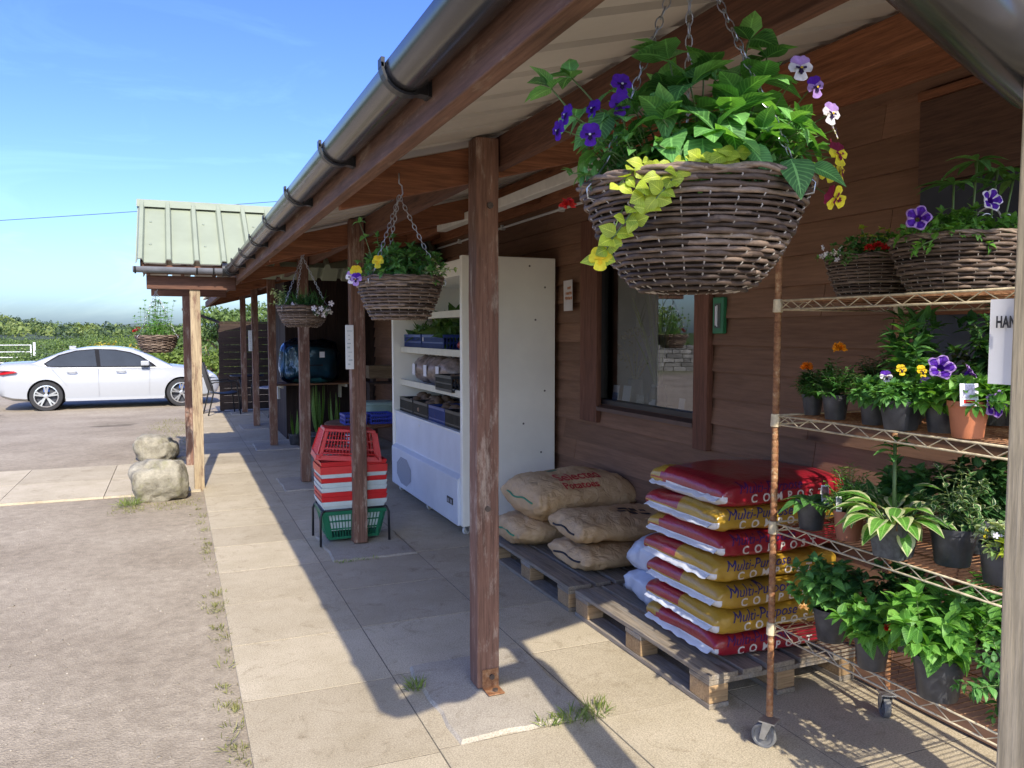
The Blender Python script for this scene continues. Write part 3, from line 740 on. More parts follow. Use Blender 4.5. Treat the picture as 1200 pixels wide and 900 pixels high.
mb.add(vs,[(0,4,5,1),(1,5,6,2),(2,6,7,3)]); part(mb,'ridge_cap',GROOF)
mb=MB()
for k in range(4):
    for t in (.28,.66):
        s=WL+.13+.5*k; p=wf(True,.012)(s,t,0); mb.lathe([(.012,0),(.012,.006),(.004,.012)],p,8,M=Matrix.Rotation(R(35),3,'X'),cap=True)
part(mb,'roof_screw',plain('roof_screw_grey',(.2,.23,.18),.5))
mb=MB(); halfround(mb,(-.35,8.36,2.172),(.50,8.36,2.172),.056); g2=part(mb,'porch_gutter',plain('pale_grey_gutter',(.16,.165,.18),.33,var=.2),smooth='auto')
for x in (-.33,.21,.36):
    mb=MB(); n=14
    pts=[(x,8.36-math.cos(t)*.060,2.172-math.sin(t)*.060) for t in [math.pi*k/n for k in range(n+1)]]
    mb.tube(pts,.008,6); part(mb,'gutter_bracket',DGREY,g2)
mb=MB(); mb.tube([(.44,8.36,2.165),(.50,8.36,2.165),(.522,8.335,2.165),(.522,8.28,2.165)],.063,16); part(mb,'gutter_corner',DGREY,g2,smooth='auto')
mb=MB(); mb.box(-.27,.572,8.43,8.455,2.115,2.20); part(mb,'porch_fascia',W_X,bevel=.003)
mb=MB(); mb.box(-.24,.572,8.472,8.588,1.972,2.10); part(mb,'porch_beam',W_X,bevel=.003)
mb=MB(); mb.box(-.24,.572,10.07,10.17,1.972,2.10); part(mb,'porch_beam',W_X,bevel=.003)
for x in (-.27,.1,.45):
    for sgn in (1,-1):
        mb=MB(); ya=PY0+.04 if sgn>0 else PY1-.04
        mb.bar((x,ya,PZE-.02),(x,PYR-.005*sgn,PZR-.06),.04,.09); part(mb,'porch_rafter',W_FASC)
# porch lights and conduit
mb=MB(); mb.box(2.06,2.14,3.45,6.55,rz(2.1)-.20,rz(2.1)-.135); mb.tube([(2.1,3.40,rz(2.1)-.17),(2.1,6.6,rz(2.1)-.17)],.022,10)
part(mb,'light_batten',plain('batten_white',(.62,.6,.54),.4),bevel=.004)
mb=MB(); mb.tube([(2.765,12,2.50),(2.765,5.0,2.50),(2.765,4.95,2.52),(2.765,4.93,2.60)],.011,8)
for y in (5.6,6.8,8,9.2): mb.box(2.75,2.79,y,y+.03,2.48,2.525)
part(mb,'conduit',WHITEP,smooth='auto')
# ------------------------------------------------------------------ display fridge
random.seed(9)
FX0,FX1,FY0,FY1,FZ0,FZ1=1.965,2.735,5.65,7.75,.085,2.125
fr=thing('display_fridge','tall cream open-fronted display fridge with pale grey lower panel standing on castors','fridge',(FX0,FY0,0))
def fpart(mb,name,mats,parent=None,**k):
    mb.v=[(x-FX0,y-FY0,z) for x,y,z in mb.v]; return mb.build(name,mats,parent or fr,**k)
mb=MB(); mb.box(FX0,FX1,FY0,FY0+.05,FZ0,FZ1); sp=fpart(mb,'side_panel',CREAMP,bevel=.006)
mb=MB()
for y,z in ((.1,2.05),(.55,2.06),(.68,1.9),(.6,1.65),(.68,1.1),(.5,.85),(.65,.62),(.08,.42),(.12,.2),(.4,.33),(.1,1.3)): mb.tube([(FX0+y,FY0-.003,z),(FX0+y,FY0+.01,z)],.008,7)
fpart(mb,'screws',plain('dark_screw',(.12,.11,.09),.5),sp)
mb=MB(); mb.box(FX0,FX1,FY1-.05,FY1,FZ0,FZ1); fpart(mb,'side_panel',CREAMP,bevel=.006)
mb=MB(); mb.box(FX1-.06,FX1,FY0+.051,FY1-.051,FZ0,FZ1); mb.box(FX0+.06,FX1-.06,FY0+.051,FY1-.051,FZ0+.02,.50); fpart(mb,'liner',INNER)
mb=MB(); mb.box(FX0+.08,FX1,FY0+.051,FY1-.051,FZ1-.13,FZ1-.002); fpart(mb,'top_hood',CREAMP,bevel=.006)
mb=MB()
vs=[(FX0-.02,FZ0+.0),(FX0-.022,.44),(FX0+.02,.47),(FX0+.02,.775),(FX0+.07,.775),(FX0+.07,FZ0)]
pts=[]
for y in (FY0+.052,FY1-.052): pts+=[(a,y,b) for a,b in vs]
n=len(vs); mb.add(pts,[tuple(range(n)),tuple(range(n,2*n))[::-1]]+[(k,(k+1)%n,n+(k+1)%n,n+k)[::-1] for k in range(n)])
lp=fpart(mb,'lower_panel',SILVP,bevel=.004)
mb=MB(); mb.box(FX0+.005,FX0+.075,FY0+.052,FY1-.052,.776,.795); fpart(mb,'front_rail',WHITEP,bevel=.004)
mb=MB(); cy=FY1-.50; 
oct_=[(cy+.27*math.cos(a)*1.0,.255+.135*math.sin(a)) for a in [R(22.5+45*k) for k in range(8)]]
mb.add([(FX0-.0235,a,b) for a,b in oct_],[tuple(range(8))]); 
def grille_mat():
    m,nt,p,o=newmat('perforated_grille'); co=coords(nt,(1,1,1)); v=nn(nt,'ShaderNodeTexVoronoi',Scale=75.0); v.inputs['Randomness'].default_value=0; nt.links.new(co,v.inputs['Vector'])
    r=ramp(nt,[(.30,(.05,.055,.07)),(.42,(.36,.39,.45))]); nt.links.new(v.outputs['Distance'],r.inputs[0]); nt.links.new(r.outputs[0],p.inputs['Base Color']); return m
fpart(mb,'vent_grille',grille_mat(),lp)
mb=MB(); mb.box(FX0-.026,FX0-.021,FY0+.16,FY0+.30,.225,.275); pl=fpart(mb,'switch_plate',BLACKP,lp)
mb=MB(); mb.box(FX0-.029,FX0-.0265,FY0+.17,FY0+.21,.235,.262); mb.box(FX0-.029,FX0-.0265,FY0+.24,FY0+.285,.235,.262); fpart(mb,'rocker_switch',plain('grey_switch',(.3,.3,.32),.4),pl)
mb=MB(); mb.box(FX0+.0165,FX0+.0185,FY1-.9,FY1-.86,.715,.735); fpart(mb,'badge',WHITEP,lp)
SH=[1.075,1.394,1.707]
for z in SH:
    mb=MB(); mb.box(FX0+.10,FX1-.061,FY0+.052,FY1-.052,z-.03,z-.008); s=fpart(mb,'shelf',INNER)
    mb=MB(); mb.box(FX0+.075,FX0+.099,FY0+.053,FY1-.053,z-.034,z+.022); fpart(mb,'price_strip',SHELFC,s,bevel=.003)
def caster(parent,x,y,off,r=.05,w=.022,ang=0,mats=(STEEL,WHITEP),z0=0):
    M=Matrix.Translation(V((x,y,z0)))@Matrix.Rotation(ang,4,'Z')
    mb=MB(); 
    mb.box(-.03,.03,-.03,.03,2*r+.012,2*r+.017,0,M)
    for s in (-1,1):
        q=[(-.018,s*(w/2+.005),2*r+.012),(.018,s*(w/2+.005),2*r+.012),(.030,s*(w/2+.005),r-.01),(.012,s*(w/2+.005),r-.01)]
        q2=[(a,b+s*.003,c) for a,b,c in q]
        mb.add([M@V(p) for p in q+q2],[(0,1,2,3),(4,5,6,7),(0,1,5,4),(1,2,6,5),(2,3,7,6),(3,0,4,7)])
    mb.v=[(a-off[0],b-off[1],c-off[2]) for a,b,c in mb.v]
    c=mb.build('castor',mats[0],parent)
    mb=MB(); Mw=M@Matrix.Translation(V((.018,0,r)))@Matrix.Rotation(R(90),4,'X')
    prof=[(.001,-w/2),(r*.35,-w/2),(r*.4,-w/2+.004),(r*.74,-w/2+.004),(r*.8,-w/2),(r*.96,-w/2),(r,-w/2+.004),(r,w/2-.004),(r*.96,w/2),(r*.8,w/2),(r*.74,w/2-.004),(r*.4,w/2-.004),(r*.35,w/2),(.001,w/2)]
    mb.lathe(prof,(0,0,0),24); mb.v=[tuple(Mw@V(p)) for p in mb.v]
    mb.v=[(a-off[0],b-off[1],c-off[2]) for a,b,c in mb.v]
    mb.build('wheel',mats[1],c,smooth='auto')
for x,y in ((FX0+.05,FY0+.10),(FX0+.05,6.7),(FX0+.05,FY1-.12),(FX1-.08,FY0+.12),(FX1-.08,FY1-.12)): caster(fr,x,y,(FX0,FY0,0),.034,.02,R(25),(STEEL,plain('castor_plastic',(.6,.6,.58),.5)))
# crates and produce on its shelves
def crate(name,label,cat,loc,sx,sy,h,mat,grp=None,rz_=0,slots=True,cell=.028):
    t=thing(name,label,cat,loc,rz_,grp); mb=MB(); w=.006
    def wall(a,b,nrm):
        a=V(a);b=V(b);L=(b-a).length;d=(b-a)/L
        n=max(3,int(L/cell))
        mb.bar(a+V((0,0,h-.012)),b+V((0,0,h-.012)),.012,.024); mb.bar(a+V((0,0,.01)),b+V((0,0,.01)),.008,.02); mb.bar(a+V((0,0,h*.5)),b+V((0,0,h*.5)),.006,.012)
        for k in range(n+1): p=a+d*L*k/n; mb.bar(p+V((0,0,.0)),p+V((0,0,h-.02)),.007,.009,up=(d.x,d.y,0))
    X,Y=sx/2,sy/2
    wall((-X,-Y,0),(X,-Y,0),0); wall((-X,Y,0),(X,Y,0),0); wall((-X,-Y,0),(-X,Y,0),0); wall((X,-Y,0),(X,Y,0),0)
    mb.box(-X,X,-Y,Y,-.002,.006)
    b=mb.build('crate_body',mat,t)
    m2=MB(); m2.box(-X+.007,X-.007,-Y+.007,Y-.007,.007,.01); 
    m2.build('liner_board',BLACKP,t)
    return t
def heap(name,label,cat,loc,sx,sy,h,n,r,mat,grp=None,stretch=1.2):
    mb=MB()
    for i in range(n):
        x,y=rnd(-sx,sx),rnd(-sy,sy); z=h*(1-.5*(x/sx)**2-.4*(y/sy)**2)*rnd(.4,1); s=r*rnd(.7,1.2); stone(mb,(x,y,z),(s*rnd(.9,stretch),s*rnd(.9,stretch),s*.8),i+3,8,6)
    o=mb.build(name,mat,smooth=True); o.location=loc; return tag(o,label,cat,grp)
VEGBR=plain('earthy_potatoes',(.22,.14,.085),.85,var=.35,scale=25,island=.3)
VEGGR=leafmat('leafy_greens',[(.03,.09,.02),(.07,.16,.04),(.16,.25,.07)],trans=.25)
G1='crates on the fridge shelves'
xc=FX0+.30
crate('crate','blue crate of leafy greens at the far end of the upper fridge shelf','crate',(xc,7.38,SH[1]),.38,.56,.14,BLUE,G1)
crate('crate','blue crate with a white tag, nearer one on the upper fridge shelf','crate',(xc,6.74,SH[1]),.38,.62,.14,BLUE,G1)
mb=MB(); mb.box(xc-.197,xc-.193,7.03-.02,7.03+.0,SH[1]+.08,SH[1]+.115); tag(mb.build('price_tag',PAPER),'small white price tag hanging on the nearer blue crate','tag')
def greens(loc,sx,sy,h,n,label):
    mb=MB()
    for i in range(n):
        x,y=rnd(-sx,sx),rnd(-sy,sy); z=h*max(.1,1-.6*(x/sx)**2-.5*(y/sy)**2)*rnd(.3,1); d=(rv()+V((-.3,0,.5))).normalized(); mb.leaf((x,y,z),d,rv(),rnd(.09,.17),rnd(.04,.09),.6,.2,n=3)
    o=mb.build('leafy_greens',VEGGR); o.location=loc; tag(o,label,'vegetables')
greens((xc,7.36,SH[1]+.08),.15,.23,.12,90,'low heap of leafy greens in the far blue crate of the fridge')
greens((xc+.02,6.72,SH[1]+.10),.16,.27,.24,170,'tall heap of dark leafy greens in the nearer blue crate of the fridge')
heap('tomatoes','red tomatoes and peppers heaped at the near end of the upper fridge shelf','vegetables',(xc,6.1,SH[1]+.01),.14,.2,.2,40,.04,plain('red_produce',(.35,.03,.025),.35,island=.3))
CLEARBAG=plain('clear_bag_of_potatoes',(.30,.235,.20),.3,var=.55,scale=22,bmp=.1,spec=.7)
def vegbag(loc,s,seed,label):
    mb=MB(); o=V((seed,seed*1.3,0))
    def f(u,v):
        a=2*math.pi*u;b=math.pi*(v-.5); d=V((math.cos(a)*math.cos(b),math.sin(a)*math.cos(b),math.sin(b)))
        k=1+.16*mnoise.noise(d*3.2+o)+.05*mnoise.noise(d*9+o)
        z=d.z*s[2]*k; nk=1-.0*z
        return V((d.x*s[0]*k,d.y*s[1]*k,z+s[2]))
    mb.grid(f,28,18,cu=True)
    t=thing('potato_bag',label,'bag',loc,0,'clear bags of potatoes in the fridge')
    mb.build('bag_body',CLEARBAG,t,smooth=True)
    mb=MB(); mb.lathe([(.05,0),(.022,.03),(.03,.06),(.055,.085)],(0,0,2*s[2]-.03),12); mb.build('bag_neck',glass('bag_film_%d'%seed,(.9,.92,.95),1.6,.15),t,smooth=True)
    mb=MB(); mb.box(-s[0]*.97-.012,-s[0]*.97-.008,-.045,.045,s[2]*.6,s[2]*1.4); mb.build('label',PAPER,t)
for i,(y,lb) in enumerate(((7.42,'far clear bag of potatoes on the middle fridge shelf'),(7.05,'second clear bag of potatoes from the far end, middle fridge shelf'),(6.68,'third clear bag of potatoes from the far end, middle fridge shelf'),(6.36,'clear bag of potatoes standing behind the black crate, middle fridge shelf'))):
    vegbag((xc-.02+(.16 if i==3 else 0),y,SH[0]),(.145,.165,.13),i+2,lb)
crate('crate','small black crate on the middle fridge shelf','crate',(xc-.1,6.25,SH[0]),.3,.42,.13,BLACKP,G1)
heap('potatoes','loose potatoes in the small black crate on the middle shelf','vegetables',(xc-.1,6.25,SH[0]+.05),.11,.17,.08,30,.035,VEGBR)
BZ=.71
for i,(y,lb,mt) in enumerate(((7.40,'far black crate on the bottom deck of the fridge',BLACKP),(6.92,'second black crate on the fridge bottom, with a white mark',BLACKP),(6.44,'blue crate on the fridge bottom deck',BLUE),(5.98,'nearest black crate on the fridge bottom deck',BLACKP))):
    crate('crate',lb,'crate',(xc-.04,y,BZ),.42,.44,.22,mt,G1)
    heap('root_vegetables',['earthy roots in the far bottom crate','heaped brown roots in the marked bottom crate','earthy roots in the blue bottom crate','earthy roots in the nearest bottom crate'][i],'vegetables',(xc-.04,y,BZ+.1),.17,.18,.15,36,.045,VEGBR,'roots in the bottom crates')
# ------------------------------------------------------------------ pallets
def pallet(loc,label):
    t=thing('pallet',label,'pallet',loc,0,'wooden pallets along the wall'); D=.80; L=1.2
    for k,(x,w) in enumerate(((0,.145),(.17,.1),(.30,.145),(.475,.1),(.655,.145))):
        mb=MB(); mb.box(x,x+w,0,L,.122,.144); mb.build('deck_board',W_PALLET,t,bevel=.003)
    for y in (0,.5275,1.055):
        mb=MB(); mb.box(0,D,y+.001,y+.144,.100,.1215); mb.build('cross_board',W_PALLET,t,bevel=.003)
    for x,w in ((0,.1),(.35,.1),(.7,.1)):
        mb=MB(); mb.box(x,x+w,0,L,.0,.022); mb.build('bottom_board',W_PALLET,t,bevel=.003)
        for y in (0,.5275,1.055):
            mb=MB(); mb.box(x+.002,x+.098,y+.003,y+.142,.0225,.0995); mb.build('block',W_BLOCK,t,bevel=.004)
    return t
pallet((1.985,2.64,.002),'near wooden pallet with pale end blocks, carrying the compost sacks')
p2=pallet((1.975,3.90,.002),'farther weathered grey wooden pallet carrying the brown paper sacks')
# ------------------------------------------------------------------ sacks
def sackgeo(L,W,H,seed,n=2.9,wr=.012,nu=56,nv=56,endp=9,pinch=.22):
    """cushion: s runs along x, cross-section is a super-ellipse in y,z"""
    o=V((seed*2.3,seed*.7,seed))
    def f(u,v):
        a=2*math.pi*u; s=2*v-1
        # denser sampling towards the ends
        s=math.copysign(1-(1-abs(s))**1.5,s)
        e=(1-abs(s)**endp)**.42; zc=pinch*.25+(1-pinch*.25)*e; wc=.93+.07*e
        c,si=math.cos(a),math.sin(a); k=2/n
        y=math.copysign(abs(c)**k,c)*W/2*wc; z=math.copysign(abs(si)**k,si)*H/2*zc
        x=s*L/2
        p=V((x,y,z)); q=V((x*9,y*9,z*14))
        d=wr*(mnoise.noise(q*.55+o)+.6*mnoise.noise(V((x*34,y*16,z*16))+o)*abs(s)**2+.45*mnoise.noise(q*2.2+o))
        nrm=V((.2*math.copysign(abs(s)**4,s),y/W,z/H*1.2)); 
        if nrm.length>1e-5: nrm.normalize()
        return p+nrm*d+V((0,0,.012*mnoise.noise(V((x*3,y*3,seed)))))
    mb=MB(); mb.grid(f,nu,nv,cu=True)
    k=len(mb.v); mb.f.append(tuple(range(nu))[::-1]); mb.m.append(0); mb.f.append(tuple(k-nu+i for i in range(nu))); mb.m.append(0)
    return mb
def filmmat(name,col,rough=.28):
    m,nt,p,o=newmat(name); co=coords(nt)
    n=nn(nt,'ShaderNodeTexNoise',Scale=5.0,Detail=5.0); nt.links.new(co,n.inputs['Vector']); r=ramp(nt,[(.3,tuple(c*.85 for c in col)),(.7,tuple(min(1,c*1.1) for c in col))]); nt.links.new(n.outputs[0],r.inputs[0]); nt.links.new(r.outputs[0],p.inputs['Base Color'])
    p.inputs['Roughness'].default_value=rough; p.inputs['Specular IOR Level'].default_value=.6; p.inputs['Coat Weight'].default_value=.35; p.inputs['Coat Roughness'].default_value=.12
    w=nn(nt,'ShaderNodeTexNoise',Scale=22.0,Detail=4.0,Distortion=1.5); nt.links.new(coords(nt,(1,1,1.6)),w.inputs['Vector']); bump(nt,p,w.outputs[0],.5,.006); return m
SK_R=filmmat('red_film',(.30,.012,.025)); SK_G=filmmat('gold_film',(.42,.255,.028),.3); SK_W=filmmat('white_film',(.66,.68,.72),.35)
TX_B=plain('ink_blue',(.03,.028,.16),.5,var=.05); TX_W=plain('ink_white',(.66,.62,.58),.5,var=.05); TX_D=plain('ink_dark_blue_on_red',(.07,.012,.10),.5)
BGZ=.148
bags=[('red','bottom red compost sack of the tall stack, lying on the pallet'),('gold','lowest gold compost sack, second from the bottom of the stack'),('gold','gold compost sack third from the bottom of the stack'),('gold','gold compost sack in the middle of the stack, just under a red one'),('red','red compost sack between two gold ones in the upper half of the stack'),('gold','gold compost sack second from the top of the stack'),('red','topmost red compost sack of the tall stack')]
z=BGZ
for i,(kind,lab) in enumerate(bags):
    random.seed(40+i)
    L,W,H=.67,.58,.124; hz=.110
    t=thing('compost_sack',lab,'sack',(2.41+rnd(-.012,.012)+(.012 if kind=='red' else 0),3.0+rnd(-.012,.012),z+hz/2+.002),R(rnd(-1.2,1.2)),'compost sacks stacked on the near pallet')
    mb=sackgeo(L,W,H,i+1,n=4.4,wr=.009)
    # printed areas: white back sheet low on the sides, contrasting panel at the far corner
    for fi,f in enumerate(mb.f):
        c=sum((V(mb.v[k]) for k in f),V())/len(f); s=2*c.x/L; yy=2*c.y/W
        mi=0
        if c.z<(-.10*H+ (.10*H*(1-(yy+1)/2) if s<-.7 else -.2*H)) and (s<-.94 or s>.94 or yy>.97): mi=2
        elif s<-.55 and yy>(.12 if kind=='gold' else .62): mi=1
        if s<-.80 and mi==0 and kind=='red' and yy>.62: mi=1
        mb.m[fi]=mi
    body=mb.build('sack_body',[SK_R,SK_G,SK_W] if kind=='red' else [SK_G,SK_R,SK_W],t,smooth=True)
    bv=bvh_of(body)
    ry=V((0,1,0)); j=rnd(-.02,.02)
    F=lambda x,zz:Matrix(((1,0,0,x),(0,0,-1,-.6),(0,1,0,zz),(0,0,0,1)))
    text_obj('print_multi_purpose','Multi-Purpose',.06,TX_B if kind=='gold' else TX_D,F(-.275+j,.008),t,bv,ry,shear=.35,bold=0)
    text_obj('print_compost','COMPOST',.05,TX_W,F(-.215+j,-.034),t,bv,ry,bold=.0012,space=2.1)
    # heat-sealed end flap
    mb=MB(); n=24
    vs=[]
    for k in range(n+1):
        y=-W*.44+W*.88*k/n; zz=-.012+.010*mnoise.noise(V((y*20,i,0))); vs+=[(-L/2+.004,y,zz+.004),(-L/2-.022+.006*mnoise.noise(V((y*30,i,5))),y,zz-.010)]
    vs2=[(x-.0,y,zz-.0022) for x,y,zz in vs]; N=len(vs)
    mb.add(vs+vs2,[(2*k,2*k+1,2*k+3,2*k+2) for k in range(n)]+[(N+2*k,N+2*k+2,N+2*k+3,N+2*k+1) for k in range(n)]+[(2*k+1,N+2*k+1,N+2*k+3,2*k+3) for k in range(n)])
    mb.build('sealed_edge',SK_W,t,smooth=True)
    z+=hz
# pale plastic sacks behind
for i,(x,y,zz,rot,lb) in enumerate(((2.46,3.45,.235,88,'lower crumpled pale blue plastic sack behind the compost stack'),(2.49,3.46,.39,92,'upper crumpled pale blue plastic sack behind the compost stack'))):
    t=thing('plastic_sack',lb,'sack',(x,y,zz),R(rot),'pale plastic sacks behind the compost')
    sackgeo(.40,.62,.20,20+i,wr=.03,nu=40,nv=40).build('sack_body',filmmat('pale_blue_film_%d'%i,(.50,.56,.68),.35),t,smooth=True)
# brown paper sacks
def kraft_mat():
    m,nt,p,o=newmat('kraft_paper'); co=coords(nt)
    n=nn(nt,'ShaderNodeTexNoise',Scale=6.0,Detail=7.0); nt.links.new(co,n.inputs['Vector']); r=ramp(nt,[(.3,(.45,.29,.14)),(.7,(.60,.415,.225))]); nt.links.new(n.outputs[0],r.inputs[0]); nt.links.new(r.outputs[0],p.inputs['Base Color'])
    p.inputs['Roughness'].default_value=.6; w=nn(nt,'ShaderNodeTexNoise',Scale=13.0,Detail=5.0,Distortion=2.2); nt.links.new(coords(nt,(1,.7,1)),w.inputs['Vector']); bump(nt,p,w.outputs[0],.7,.018); return m
KRAFT=kraft_mat(); THR_K=plain('black_stitching',(.015,.015,.025),.6); THR_G=plain('green_stitching',(.05,.25,.13),.6); INK_R=plain('red_print',(.42,.03,.03),.6); INK_K=plain('black_print',(.03,.025,.03),.6); INK_GR=plain('green_print',(.03,.13,.06),.6)
def psack(x,y,zc,L,W,H,rot,seed,label,thr,tilt=0):
    t=thing('paper_sack',label,'sack',(x,y,zc),R(rot),'brown paper sacks on the far pallet'); t.rotation_euler=(R(tilt),0,R(rot))
    mb=sackgeo(L,W,H,seed,n=2.25,wr=.020,nu=64,nv=64,endp=4.5,pinch=.5); b=mb.build('sack_body',KRAFT,t,smooth=True)
    bv=bvh_of(b); m=MB(); pts=[]
    for k in range(18):
        yy=-W*.34+W*.62*k/17; h=bv.ray_cast(V((-L,yy,.004+.008*math.sin(yy*25+seed))),V((1,0,0)))
        if h[0]: pts.append(h[0]-V((.003,0,0)))
    if len(pts)>3: m.tube(pts,.006,6); m.build('stitching',thr,t,smooth=True)
    return t,bv
a,_=psack(2.44,4.22,.225,.66,.50,.16,2,51,'lower front brown paper sack with black stitching, on the far pallet',THR_K)
b,bb=psack(2.46,4.24,.385,.70,.50,.18,-2,52,'upper front brown paper sack with black stitching and a dark printed patch',THR_K)
a,_=psack(2.30,4.90,.245,.62,.56,.20,0,53,'lower back brown paper sack with green stitching, beside the fridge',THR_G)
c,cb=psack(2.42,4.80,.475,.74,.62,.30,2,54,'topmost bulging brown paper sack printed Selected in red',THR_G)
down=V((0,0,-1))
ry=V((0,.94,-.34)).normalized()
FT=lambda x,y,zz:Matrix(((1,0,0,x),(0,.34,-.94,y),(0,.94,.34,zz),(0,0,0,1)))
text_obj('print_selected','Selected',.088,INK_R,FT(-.16,-.5,.235),c,cb,ry,bold=.0015,lift=.005)
text_obj('print_potatoes','Potatoes',.07,INK_R,FT(-.16,-.5,.165),c,cb,ry,bold=.0012,lift=.005)
def patch(name,parent,bv,cx,cy,w,h,mat,n=8):
    m=MB(); ok=[]
    for j in range(n+1):
        for i in range(n+1):
            p=V((cx+w*i/n,cy+h*j/n,.5)); q=bv.ray_cast(p,down); ok.append(q[0]+V((0,0,.002)) if q[0] else V((cx,cy,0)))
    m.add(ok,[(j*(n+1)+i,j*(n+1)+i+1,(j+1)*(n+1)+i+1,(j+1)*(n+1)+i) for j in range(n) for i in range(n)]); m.build(name,mat,parent,smooth=True)
patch('print_green_patch',c,cb,-.13,.03,.07,.10,INK_GR); 
for (cx,cy,w,h) in ((-.02,-.10,.05,.035),(.04,-.12,.06,.05),(.00,-.05,.07,.04),(.08,-.06,.05,.045),(.12,-.12,.07,.035),(.15,-.055,.04,.03)): patch('print_dark_patch',b,bb,cx,cy,w,h,INK_K,4)
# ------------------------------------------------------------------ shopping baskets
random.seed(3)
ST=(1.185,5.97)
def shop_basket(loc,mat,label,grille=True,rot=None,h=.225,handles=True):
    t=thing('shopping_basket',label,'basket',loc,0,'hand baskets stacked by the second post')
    if rot: t.rotation_euler=rot
    A,B=.235,.16; a,b=.185,.12
    mb=MB()
    def P(u,zz):
        k=zz/h; X=a+(A-a)*k;Y=b+(B-b)*k
        per=[(-1,-1),(1,-1),(1,1),(-1,1)]
        q=u*4; i=int(q)%4; f=q-int(q); c0=per[i];c1=per[(i+1)%4]
        return V(((c0[0]+(c1[0]-c0[0])*f)*X,(c0[1]+(c1[1]-c0[1])*f)*Y,zz))
    # rim band
    def ring(z0,z1,o,th=.003):
        n=4; vs=[]
        for zz in (z0,z1):
            k=zz/h; X=a+(A-a)*k+o;Y=b+(B-b)*k+o
            for s in (0,th): vs+=[(-X+s,-Y+s,zz),(X-s,-Y+s,zz),(X-s,Y-s,zz),(-X+s,Y-s,zz)]
        fs=[]
        for k in range(4):
            q=(k+1)%4; fs+=[(k,q,8+q,8+k),(4+q,4+k,12+k,12+q),(8+k,8+q,12+q,12+k),(q,k,4+k,4+q)]
        mb.add(vs,fs)
    ring(h-.035,h,.008,.004); ring(0,.02,0)
    if grille:
        ring(.02,h-.035,-.001,.002) if False else None
        n=76
        for k in range(n):
            u=(k+.5)/n; p0=P(u,.02);p1=P(u,h-.034); 
            s=int(u*4); up=(1,0,0) if s%2==0 else (0,1,0)
            f=(u*4)%1
            if .28<f<.72 and False: continue
            mb.bar(p0,p1,.0035,.0065,up=up)
        for zz in (.075,.135): ring(zz,zz+.011,0,.003)
        for c in (0,.25,.5,.75):
            for du in (-.012,0,.012):
                mb.bar(P((c+du)%1,.02),P((c+du)%1,h-.034),.004,.02,up=(1,0,0) if int(((c+du)%1)*4)%2==0 else (0,1,0))
    else: ring(.02,h-.035,0,.003)
    mb.box(-a+.003,a-.003,-b+.003,b-.003,0,.004)
    mb.build('basket_body',mat,t,bevel=.0015,seg=1)
    if handles:
        for s in (-1,1):
            m2=MB(); m2.tube([(-A+.02,s*(B+.012),h-.02),(-A+.05,s*(B+.02),h-.055),(A-.05,s*(B+.02),h-.055),(A-.02,s*(B+.012),h-.02)],.005,6); m2.build('handle',mat,t,smooth=True)
    return t
shop_basket((ST[0],ST[1],.035),GRN,'green basket at the bottom of the stack, hanging in the black stand',handles=False)
order=[('w','lowest white basket rim, just above the black stand'),('r','lowest red basket of the nested stack'),('r','second red basket from the bottom of the nested stack'),('w','lower of the two white baskets in the middle of the stack'),('w','upper of the two white baskets in the middle of the stack'),('r','red basket just below the highest white basket'),('w','highest white basket, right under the top red one'),('r','upright red basket on top of the nested stack')]
zt=.29
for k,(c,lb) in enumerate(order):
    hh=.03 if k<len(order)-1 else .085
    t=shop_basket((ST[0],ST[1],zt+.036-.225),RED if c=='r' else WHT,lb,grille=False,handles=False)
    if k==len(order)-1:
        t.location.z=zt+hh-.225
        m=MB(); h0=.225; 
        for s in (-1,1): m.box(-.243,.243,s*.1685-.002,s*.1685+.002,.137,.19)
        for s in (-1,1): m.box(s*.2435-.002,s*.2435+.002,-.168,.168,.137,.19)
        m.build('deep_rim',RED,t)
    zt+=.0345
shop_basket((ST[0]-.01,ST[1]+.0,zt+.05+.225),RED,'red slotted basket lying upside down on top of the stack',grille=True,rot=(R(180),R(5),R(-3)))
bpy.data.objects[-1] if False else None
t=thing('basket_stand','low black metal stand holding the stack of shopping baskets','stand',(ST[0],ST[1],0))
mb=MB(); mb.tube([(-.235,-.165,.262),(.235,-.165,.262),(.235,.165,.262),(-.235,.165,.262)],.009,8,closed=True); mb.build('ring_frame',DGREY,t,smooth=True)
for sx in (-1,1):
    for sy in (-1,1):
        mb=MB(); mb.tube([(sx*.215,sy*.165,.262),(sx*.238,sy*.168,.255),(sx*.25,sy*.175,.225),(sx*.252,sy*.178,.008)],.009,8); mb.build('leg',DGREY,t,smooth=True)
# ------------------------------------------------------------------ wire rack
RKX0,RKX1,RKY0,RKY1=2.01,2.60,1.08,2.31
RS=[.475,.855,1.25,1.665]
rack=thing('wire_rack','rusty wire shelving rack on castors full of potted plants','shelving rack',(RKX0,RKY1,0))
ro=(RKX0,RKY1,0)
def rpart(mb,name,mat,parent=None,**k):
    mb.v=[(x-ro[0],y-ro[1],z) for x,y,z in mb.v]; return mb.build(name,mat,parent or rack,**k)
for x in (RKX0,RKX1):
    for y in (RKY0,RKY1):
        mb=MB(); prof=[(.0125,.125)]
        z=.14
        while z<1.83: prof+=[(.0125,z),(.0112,z+.002),(.0112,z+.004),(.0125,z+.006)]; z+=.0254
        prof+=[(.0125,1.835),(.010,1.842),(.0005,1.843)]
        mb.lathe(prof,(x,y,0),14); rpart(mb,'upright',RUST,smooth='auto')
        caster(rack,x,y,ro,.046,.026,R({0:120,1:60}[int(x>2.3)]),(STEEL,plain('grey_castor_rubber',(.16,.16,.155),.6)))
